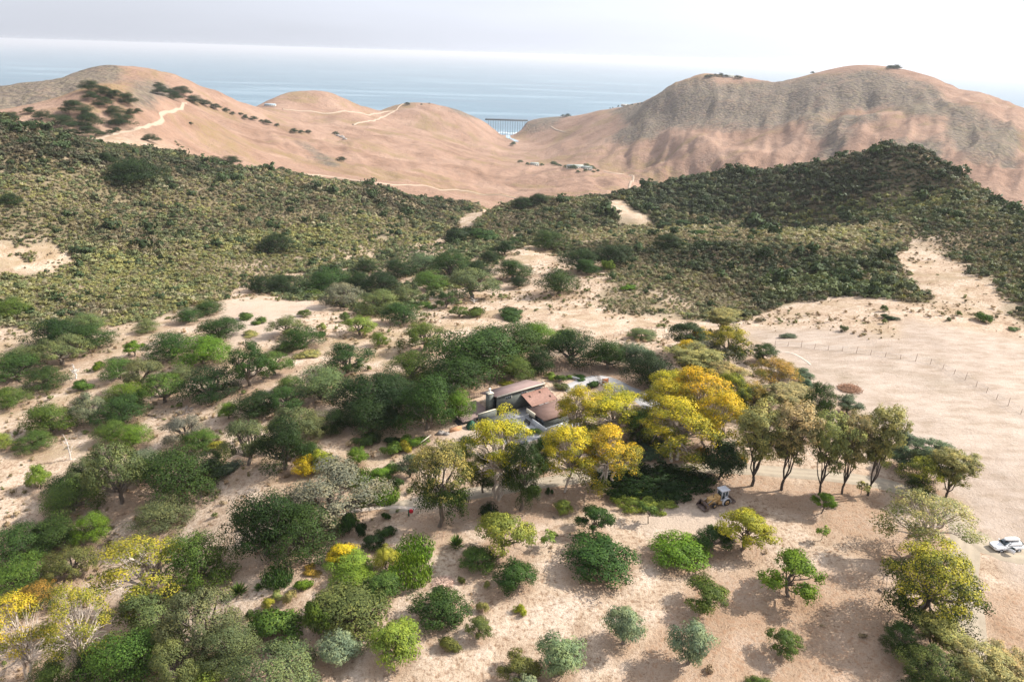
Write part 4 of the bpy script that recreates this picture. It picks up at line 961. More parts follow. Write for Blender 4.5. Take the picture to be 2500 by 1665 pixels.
d_ = (fa-fb)[:2]; hd = math.atan2(d_[1], d_[0]); sc_w = np.linalg.norm(d_)
cc = (fa+fb)/2; nrm_ = np.array([math.sin(hd), -math.cos(hd)])
cc2 = cc[:2]+nrm_*0.78 if (cc[:2]+nrm_*0.78)@np.array([0, 1]) > cc[1] else cc[:2]-nrm_*0.78
CAR = thing('estate_car', 'white estate car with its driver door open on the dirt turnaround', 'car', (cc2[0], cc2[1], float(ground(*cc2))+.14), hd)
print('car wheelbase', sc_w, 'heading', math.degrees(hd))
side = 1 if ((cc[:2]-cc2)@np.array([-math.sin(hd), math.cos(hd)])) > 0 else -1   # near side in the car's own y
# +x is the front
body = loft('body', [(2.33, ring(.60, .32, .58, .92)), (2.20, ring(.80, .24, .70, .92)), (1.75, ring(.875, .22, .80, .90)), (1.0, ring(.89, .22, .90, .88)), (.55, ring(.89, .22, .97, .88)), (0, ring(.89, .22, .98, .88)), (-1.2, ring(.89, .22, .98, .88)), (-1.9, ring(.87, .24, .98, .88)), (-2.2, ring(.80, .28, .93, .88)), (-2.30, ring(.72, .36, .80, .9))], M_CAR, CAR)
cab = loft('cabin', [(1.0, ring(.74, .86, .93, .9)), (0.72, ring(.74, .88, 1.06, .86)), (.15, ring(.74, .9, 1.40, .76)), (-.4, ring(.74, .9, 1.46, .75)), (-1.3, ring(.74, .9, 1.45, .75)), (-1.75, ring(.73, .9, 1.40, .76)), (-2.15, ring(.70, .88, 1.02, .86))], M_CAR, CAR)
def quad(name, P4, mat, parent, th=0.012):
    P4 = np.array(P4, float); n = np.cross(P4[1]-P4[0], P4[3]-P4[0]); n = n/np.linalg.norm(n)*th
    return obj_vf(name, np.concatenate([P4, P4+n]), np.array([(3, 2, 1, 0), (4, 5, 6, 7), (0, 1, 5, 4), (1, 2, 6, 5), (2, 3, 7, 6), (3, 0, 4, 7)]), mat, parent)
quad('windscreen', [(0.93, -.62, 1.0), (0.93, .62, 1.0), (.20, .53, 1.405), (.20, -.53, 1.405)], M_TINT, CAR, 0.03)
quad('rear_window', [(-2.16, .58, 1.03), (-2.16, -.58, 1.03), (-1.84, -.52, 1.36), (-1.84, .52, 1.36)], M_TINT, CAR, 0.03)
for s in (-1, 1):
    for x0, x1, nm in ((.62, -.28, 'side_window'), (-.36, -1.10, 'side_window'), (-1.18, -1.88, 'side_window')):
        zt0 = 1.36; a0 = x0 if x0 < .6 else .18
        if s == side and nm and x0 > .6: mt = M_BLACK
        else: mt = M_TINT
        P4 = [(x0, s*.745, 1.0), (x1, s*.745, 1.0), (x1, s*.615, zt0), (a0, s*.615, zt0)]
        quad(nm, P4 if s < 0 else P4[::-1], mt, CAR, 0.015)
    for x in (1.38, -1.32):
        wv, wf = cyl((x, s*.70, .17), (x, s*.90, .17), .315, 24); w_ = obj_vf('wheel', wv, wf, M_BLACK, CAR); rv_, rf_ = cyl((x, s*.86, .17), (x, s*.915, .17), .20, 16); obj_vf('rim', rv_, rf_, M_RIM, w_)
        av_, af_ = cyl((x, s*.60, .17), (x, s*.893, .17), .375, 24); obj_vf('wheel_arch', av_, af_, M_CARGREY, CAR)
    quad('headlight', [(2.235, s*.46, .62), (2.16, s*.74, .62), (2.10, s*.74, .74), (2.20, s*.46, .73)][::s], M_RIM, CAR, 0.03)
    quad('tail_light', [(-2.24, s*.55, .72), (-2.18, s*.78, .72), (-2.14, s*.76, .92), (-2.21, s*.55, .92)][::-s], simple_mat('red_lens', (0.4, 0.02, 0.02), 0.3, 0.05), CAR, 0.03)
    obox('mirror', (.62, s*.86-.09, .98, .78, s*.86+.09, 1.10), M_CAR, CAR, 0.03); obox('roof_rail', (-1.7, s*.50-.02, 1.47, .05, s*.50+.02, 1.51), M_CARGREY, CAR)
obox('grille', (2.27, -.36, .50, 2.345, .36, .62), M_CARGREY, CAR, 0.01)
for x in (-.3, -1.25): obox('crossbar', (x-.04, -.52, 1.505, x+.04, .52, 1.54), M_CARGREY, CAR)
# driver door standing open, hinged at the front
dr = bpy.data.objects.new('door', None); col.objects.link(dr); dr.parent = CAR; dr.location = (.62, side*.89, 0); dr.rotation_euler.z = -side*math.radians(-62)*-1
V, F_ = prism_vf([(0, .28), (-.98, .28), (-1.02, .96), (0.02, .94)], -.035, .035); obj_vf('door_skin', V, F_, M_CAR, dr)
V, F_ = prism_vf([(-.06, .965), (-.98, .975), (-.90, 1.34), (-.50, 1.36)], -.012, .012); obj_vf('door_window', V, F_, M_TINT, dr)
# roof box is carried by the car: a thing of its own
RB = thing('roof_box', 'white streamlined roof box on top of the white estate car', 'roof box', tuple(CAR.location[:2])+(CAR.location[2]+1.545,), hd)
def rr(w, z0, z1): return [(-w*.85, z0), (-w, z0+(z1-z0)*.35), (-w*.92, z0+(z1-z0)*.8), (-w*.6, z1), (w*.6, z1), (w*.92, z0+(z1-z0)*.8), (w, z0+(z1-z0)*.35), (w*.85, z0)]
loft('lid', [(.72, rr(.20, .06, .14)), (.55, rr(.33, .03, .27)), (0, rr(.40, .02, .37)), (-1.1, rr(.40, .02, .38)), (-1.45, rr(.36, .03, .32)), (-1.55, rr(.28, .06, .2))], M_BOXW, RB)
obox('base_tray', (-1.4, -.33, 0.0, .5, .33, .03), M_CARGREY, RB)

# ---- backhoe loader
M_CAT = simple_mat('faded_ochre_paint', (0.43, 0.27, 0.11), 0.6, 0.3, 2.5, 0.3)
M_CAB = simple_mat('light_grey_cab', (0.50, 0.50, 0.52), 0.5, 0.12, 2)
M_BKT = simple_mat('worn_bucket_steel', (0.13, 0.09, 0.075), 0.6, 0.35, 3, 0.4)
fa, fb = np.array(hit(1749, 1239)), np.array(hit(1774, 1235)); d_ = (fa-fb)[:2]; hd = math.atan2(d_[1], d_[0]); print('digger', np.linalg.norm(d_), math.degrees(hd))
hd = math.radians(203)
n_ = np.array([-math.sin(hd), math.cos(hd)]); n_ = n_ if n_[1] > 0 else -n_
c0 = (fa+fb)[:2]/2+n_*0.95
BH = thing('backhoe_loader', 'old ochre digger with a grey cab and front bucket, parked on the pale track', 'digger', (c0[0], c0[1], float(ground(*c0))+.02), hd)
obox('hood', (.35, -.42, .95, 2.15, .42, 1.62), M_CAT, BH, 0.06)
obox('hood_rear', (.0, -.48, .95, .62, .48, 1.80), M_CAT, BH, 0.06)
obox('chassis', (-1.9, -.38, .45, 2.2, .38, .94), M_CAT, BH, 0.03)
for s in (-1, 1): obox('side_tank', (-.55, s*.58-.17, .42, .55, s*.58+.17, .86), M_CAT, BH, 0.03)
obj_vf('exhaust', *joinp([cyl((1.3, .15, 1.6), (1.3, .15, 2.3), .05, 8)]), M_CARGREY, BH)
obox('cab_floor', (-1.35, -.62, .95, -.02, .62, 1.12), M_CAB, BH, 0.02)
for x, y in ((-.08, .56), (-.08, -.56), (-1.3, .56), (-1.3, -.56), (-.72, .575), (-.72, -.575)): obox('cab_pillar', (x-.045, y-.04, 1.12, x+.045, y+.04, 2.62), M_CAB, BH)
obox('cab_rear_panel', (-1.36, -.52, 1.12, -1.32, .52, 1.7), M_CAB, BH)
for s in (-1, 1):
    obox('cab_glass', (-.68, s*.575-.008, 1.2, -.12, s*.575+.008, 2.6), M_TINT, BH); obox('cab_glass', (-1.26, s*.575-.008, 1.6, -.76, s*.575+.008, 2.6), M_TINT, BH); obox('cab_side_panel', (-1.26, s*.575-.02, 1.122, -.76, s*.575+.02, 1.58), M_CAB, BH)
obox('cab_glass', (-.07, -.5, 1.35, -.05, .5, 2.6), M_TINT, BH); obox('cab_glass', (-1.33, -.5, 1.72, -1.31, .5, 2.6), M_TINT, BH)
obox('cab_roof', (-1.55, -.72, 2.62, .12, .72, 2.82), M_CAB, BH, 0.07)
obox('seat', (-.95, -.22, 1.13, -.5, .22, 1.7), M_BLACK, BH, 0.04)
def wheel(x, s, y, r, w, rr_):
    wv, wf = cyl((x, s*(y-w/2), r), (x, s*(y+w/2), r), r, 24); o = obj_vf('wheel', wv, wf, M_BLACK, BH); md = o.modifiers.new('b', 'BEVEL'); md.width = .05; md.segments = 2; md.limit_method = 'ANGLE'
    rv_, rf_ = cyl((x, s*(y+w/2-.04), r), (x, s*(y+w/2+.02), r), rr_, 18); obj_vf('rim', rv_, rf_, M_CAT, o)
    rv_, rf_ = cyl((x, s*(y+w/2), r), (x, s*(y+w/2+.06), r), rr_*.4, 10); obj_vf('hub', rv_, rf_, M_BKT, o)
for s in (-1, 1):
    wheel(1.35, s, .78, .42, .32, .23); wheel(-.95, s, .86, .66, .42, .36)
    a_ = np.linspace(-.35, 3.3, 10); V = []
    for t in a_: V += [(-.95+.76*math.cos(t), s*.62, .66+.76*math.sin(t)), (-.95+.76*math.cos(t), s*1.10, .66+.76*math.sin(t)), (-.95+.80*math.cos(t), s*1.10, .66+.80*math.sin(t)), (-.95+.80*math.cos(t), s*.62, .66+.80*math.sin(t))]
    V = np.array(V); n = len(a_); obj_vf('fender', V, [(4*i+k, 4*i+(k+1) % 4, 4*i+4+(k+1) % 4, 4*i+4+k) for i in range(n-1) for k in range(4)]+[(0, 1, 2, 3), (4*n-1, 4*n-2, 4*n-3, 4*n-4)], M_CAB, BH)
    V, F_ = prism_vf([(.35, 1.45), (.5, 1.6), (1.9, 1.25), (2.85, .45), (2.7, .35), (1.8, 1.0)], s*.62-.06, s*.62+.06); obj_vf('loader_arm', V, F_, M_CAT, BH)
    obj_vf('hydraulic_ram', *joinp([cyl((1.0, s*.62, .9), (2.1, s*.62, 1.05), .05, 8), cyl((1.8, s*.5, 1.45), (2.6, s*.5, 1.0), .045, 8)]), M_STEEL, BH)
def bucket(x0, fl, w, hgt, dep, nm):
    """open bucket, mouth towards fl*x"""
    t = .05; P_ = [box_vf(x0, -w, .04, x0+fl*dep if fl > 0 else x0, w, .09) if fl > 0 else box_vf(x0-dep, -w, .04, x0, w, .09)]
    if fl > 0: P_ += [box_vf(x0-t, -w, .04, x0, w, hgt)]
    else: P_ += [box_vf(x0, -w, .04, x0+t, w, hgt)]
    for s in (-1, 1):
        pr_ = [(x0, .091), (x0+fl*dep, .091), (x0+fl*dep*.25, hgt), (x0, hgt)]; V, F_ = prism_vf(pr_, s*w-.025-(.026*s), s*w+.025-(.026*s)); P_.append((V, F_))
    v, f = joinp(P_); return obj_vf(nm, v, f, M_BKT, BH)
bucket(2.72, 1, 1.12, .95, .85, 'front_bucket')
obj_vf('linkage', *joinp([box_vf(2.2, -.3, .5, 2.66, -.2, .8), box_vf(2.2, .2, .5, 2.66, .3, .8), cyl((2.1, -.9, .62), (2.1, .9, .62), .06, 8)]), M_BKT, BH)
v, f = joinp([box_vf(-2.75, -1.05, .05, -2.70, 1.05, .60), box_vf(-2.15, -1.05, .25, -2.10, 1.05, .70), box_vf(-2.70, -1.05, .05, -1.95, -1.0, .62), box_vf(-2.70, 1.0, .05, -1.95, 1.05, .62), box_vf(-2.1, -.25, .5, -1.7, .25, .72)])
obj_vf('rear_box_blade', v, f, M_BKT, BH)

# ---------------------------------------------------------------- trestle bridge at the river mouth
M_TRESTLE = simple_mat('weathered_steel', (0.09, 0.10, 0.10), 0.8, 0.2, 0.2); M_TRESTLE2 = simple_mat('trestle_legs', (0.22, 0.23, 0.24), 0.8, 0.2, 0.2)
ba, bb = np.array(_azr(1189, 292, 2330)), np.array(_azr(1284, 294, 2330)); dv = bb-ba; LB = np.linalg.norm(dv); zd = HC+pdir(1236, 292)[1]*2330
BR = thing('trestle_bridge', 'long dark railway trestle bridge crossing the river mouth in front of the sea', 'bridge', (ba[0], ba[1], zd), math.atan2(dv[1], dv[0]))
obox('deck', (-6, -2.5, -2.2, LB+6, 2.5, 0), M_TRESTLE, BR); obox('girder', (-6, -2.0, -4.2, LB+6, 2.0, -2.21), M_TRESTLE, BR)
NPR = 16
for k in range(NPR):
    x = (k+0.6)*LB/NPR; wp = ba+dv*(x/LB); zg = float(ground(*wp))-zd-2
    P_ = [tube([(x, s*1.6, -4.2), (x, s*(1.6+0.06*(-4.2-zg)), min(zg, -6))], [.55, .65], 6) for s in (-1, 1)]+[tube([(x, -1.8, -12), (x, 1.8, -12)], [.3, .3], 5)]
    v, f = join(P_); obj_vf('pier', v, f, M_TRESTLE2, BR)
for s in (-1, 1):
    v, f = joinp([box_vf(-6, s*2.35-.08, 1.0, LB+6, s*2.35+.08, 1.2)]+[box_vf(q, s*2.35-.07, 0.003, q+.2, s*2.35+.07, 1.0) for q in np.arange(-5, LB+5, 3.5)]); obj_vf('railing', v, f, M_TRESTLE, BR)
# surf and beach
m_surf, nt, N, L = new_mat('surf_foam'); geo = N.new('ShaderNodeNewGeometry'); f = noise_n(nt, geo.outputs['Position'], 0.05, 5, 0.7); r = ramp(nt, [(0.4, (0.20, 0.28, 0.33)), (0.55, (0.55, 0.6, 0.64))]); L.new(f, r.inputs[0]); finish(nt, r.outputs[0], 0.6)
V = []; n = 40
for i in range(n+1):
    px_ = 1150+i*5
    for rr_, z_ in ((2440, .25), (2452, .5), (2464, .4), (2480, .22)): x, y = _azr(px_, 326, rr_+12*math.sin(i*.9)+8*math.sin(i*2.3)); V.append((x, y, z_))
link('surf', mesh_from('surf', np.array(V), np.array([(i*4+k, (i+1)*4+k, (i+1)*4+k+1, i*4+k+1) for i in range(n) for k in range(3)]), m_surf, True), kind='structure')
# creek pool behind the beach
V = []; pts = spline([_azr(1262, 345, 2120), _azr(1248, 345, 2180), _azr(1240, 340, 2260), _azr(1243, 336, 2330), _azr(1236, 335, 2420)], 8)
for (x, y) in pts: z = 13.5 if math.hypot(x, y) < 2300 else 3; zz = float(ground(x, y))+.8; V += [(x-7, y, zz), (x+7, y, zz)]
m_ck, nt, N, L = new_mat('creek_water'); finish(nt, (0.30, 0.40, 0.46), 0.15, None, 0.6)
link('creek', mesh_from('creek', np.array(V), np.array([(2*i, 2*i+1, 2*i+3, 2*i+2) for i in range(len(pts)-1)]), m_ck, True), kind='structure')

# ---------------------------------------------------------------- far houses
M_FARW = simple_mat('far_wall', (0.55, 0.52, 0.47), 0.8, 0.1); M_FARR = simple_mat('grey_green_roof', (0.30, 0.33, 0.30), 0.7, 0.12); M_FARB = simple_mat('blue_roof', (0.36, 0.46, 0.52), 0.5, 0.1)
def far_house(px, py, r_, L_, W_, h_, label, rmat, rz=0.0, rmin=700):
    x, y, z = hit(px, py, rmin); e = thing('farmhouse', label, 'house', (x, y, z-.3), rz)
    obox('wall', (-L_/2, -W_/2, -1, L_/2, W_/2, h_), M_FARW, e)
    V = [(-L_/2-.6, -W_/2-.6, h_+.01), (L_/2+.6, -W_/2-.6, h_+.01), (L_/2+.6, W_/2+.6, h_+.01), (-L_/2-.6, W_/2+.6, h_+.01), (-L_/2+1, 0, h_+W_*.28), (L_/2-1, 0, h_+W_*.28)]
    obj_vf('roof', np.array(V), [(3, 2, 1, 0), (0, 1, 5, 4), (2, 3, 4, 5), (1, 2, 5), (3, 0, 4)], rmat, e)
    for k in range(int(L_/4)): obox('window', (-L_/2+1.2+k*4, -W_/2-.05, 1.0, -L_/2+3.0+k*4, -W_/2-.003, 2.4), M_GLASS, e)
far_house(1305, 404, 0, 17, 9, 3.2, 'small grey-roofed farm shed on the tan bench', M_FARR)
far_house(1404, 411, 0, 30, 11, 3.6, 'long farmhouse with a grey-green roof on the tan bench, left wing', M_FARR, 0.1)
far_house(1432, 414, 0, 20, 10, 3.4, 'shorter farmhouse wing with a grey-green roof on the tan bench', M_FARR, -.2)
far_house(1526, 259, 0, 22, 9, 3.2, 'distant pale house on the shoulder ridge before the sea', M_FARW, 0.0, 1500)
far_house(1382, 286, 0, 22, 9, 3.2, 'distant pale house on the bluff above the bridge', M_FARR, 0.0, 1500)
far_house(1778, 189, 0, 26, 9, 3.2, 'hilltop house on the shoulder of the big right hill', M_FARR, 0.0, 1300)
far_house(2180, 167, 0, 24, 9, 3.0, 'low house on the summit of the big right hill', M_FARR, 0.0, 1300)
far_house(660, 259, 0, 24, 9, 2.4, 'pale blue flat building at the left foot of the second hill', M_FARB, 0.0, 1300)

# ---------------------------------------------------------------- small things on the ground
def heap(name, box, label, cat, c, n, th=0.03):
    x, y, z, Wm, Hm = solve_place(*box, 0.4); g = np.random.default_rng(int(box[0])); P_ = []
    for i in range(n):
        a = g.random()*6.28; R = Wm*.5*math.sqrt(g.random()); hh = max(Hm*.9, Wm*.18)*(1-(2*R/Wm)**2)*g.random(); p_ = np.array([R*math.cos(a), R*math.sin(a), hh]); d = unit(g.normal(size=3)*np.array([1, 1, .35]))*Wm*(.08+.1*g.random())
        P_.append(tube([p_-d, p_+d], [th, th*.5], 4))
    v, f = join(P_); o = obj_vf(name, v, f, simple_mat(name+'_twigs', c, 0.9, 0.35, 3), label=label, category=cat); o.location = (x, y, z); return o
heap('brush_pile', (2048, 936, 2106, 962), 'pile of dry reddish brush on the bare ground beside the mown field', 'brush pile', (0.40, 0.24, 0.155), 700, 0.05)
heap('straw_heap', (1058, 1405, 1112, 1436), 'heap of pale straw and twigs above the dense round orchard tree', 'straw heap', (0.60, 0.43, 0.34), 600, 0.035)
heap('branch_litter', (430, 995, 482, 1014), 'scatter of grey fallen branches on the bare ground below the big dark oak', 'fallen branches', (0.36, 0.31, 0.27), 60, 0.06)
for (xa, ya, xb, yb), r_, lb in (((362, 1014, 394, 1022), .16, 'fallen grey log on bare ground left of the pale whitish oak'), ((640, 923, 658, 927), .15, 'pale fallen limb under the gnarled leaning oak'), ((1350, 1262, 1356, 1266), .12, 'short pale log on the orchard ground'), ((2143, 1440, 2152, 1447), .18, 'dark stump with a broken top alone on the litter')):
    a, b = np.array(hit(xa, ya)), np.array(hit(xb, yb)); g = np.random.default_rng(int(xa)); v, f = limb((0, 0, r_), tuple(b-a+np.array([0, 0, r_])), r_, r_*.5, g, 6, .05); o = obj_vf('fallen_log', v, f, BARK, None, True, label=lb, category='log'); o.location = a
a, b = np.array(hit(1007, 1097)), np.array(hit(1053, 1075)); v, f = cyl((0, 0, 0.1), tuple(b-a+np.array([0, 0, 1.3])), .09, 8); o = obj_vf('pole', v, f, M_CREAM, label='long pale pole leaning over the bright garden bushes', category='pole'); o.location = a
hp = thing('hose_stand', 'short dark green post with a round red reel, standing beside the footpath', 'hose reel', hit(998, 1259)); obox('post', (-.1, -.1, -.1, .1, .1, 1.15), simple_mat('green_post', (0.03, 0.10, 0.05), 0.6, 0.2), hp)
M_RED = simple_mat('red_paint', (0.55, 0.02, 0.035), 0.4, 0.1); v, f = cyl((.42, -.12, .95), (.42, .14, .95), .36, 16); obj_vf('reel', v, f, M_RED, hp); obox('arm', (.1, -.03, .9, .45, .03, .98), M_BLACK, hp)
def rock(seed, sx, sy, sz):
    g = np.random.default_rng(seed); V = []; n1, n2 = 7, 9
    for i in range(n1):
        ph = math.pi*(i+.5)/n1
        for k in range(n2): a = k*2*math.pi/n2; q = 1+g.normal()*.14; V.append((math.sin(ph)*math.cos(a)*sx*q, math.sin(ph)*math.sin(a)*sy*q, math.cos(ph)*sz*q))
    return np.array(V), [(i*n2+k, (i+1)*n2+k, (i+1)*n2+(k+1) % n2, i*n2+(k+1) % n2) for i in range(n1-1) for k in range(n2)]+[tuple(range(n2))[::-1], tuple(range((n1-1)*n2, n1*n2))][::1]
M_ROCK = simple_mat('grey_rock', (0.27, 0.24, 0.22), 0.9, 0.3, 0.6, bmp=0.05); M_ROCKP = simple_mat('pale_rock', (0.62, 0.54, 0.44), 0.9, 0.2, 0.6, bmp=0.05)
for i, (px, py, s, m_, lb) in enumerate(((1077, 1058, .9, M_ROCK, 'dark boulder under the oak beside the earth wall, left'), (1090, 1060, .7, M_ROCK, 'smaller dark boulder right of the other beside the earth wall'), (2350, 1379, .4, M_ROCKP, 'white stone at the edge of the dirt road by the massive gum'), (503, 1143, .9, M_ROCKP, 'pale boulder at the left of the blue-green thicket'),
        (825, 333, 4.5, M_ROCK, 'grey rock outcrop on the tan hill, left lump'), (835, 336, 5, M_ROCK, 'grey rock outcrop on the tan hill, middle lump'), (842, 341, 4, M_ROCK, 'grey rock outcrop on the tan hill, right lump'))):
    x, y, z = hit(px, py); v, f = rock(300+i, s, s*.8, s*.6); o = obj_vf('boulder', v, f, m_, label=lb, category='rock'); o.location = (x, y, z+.1*s)
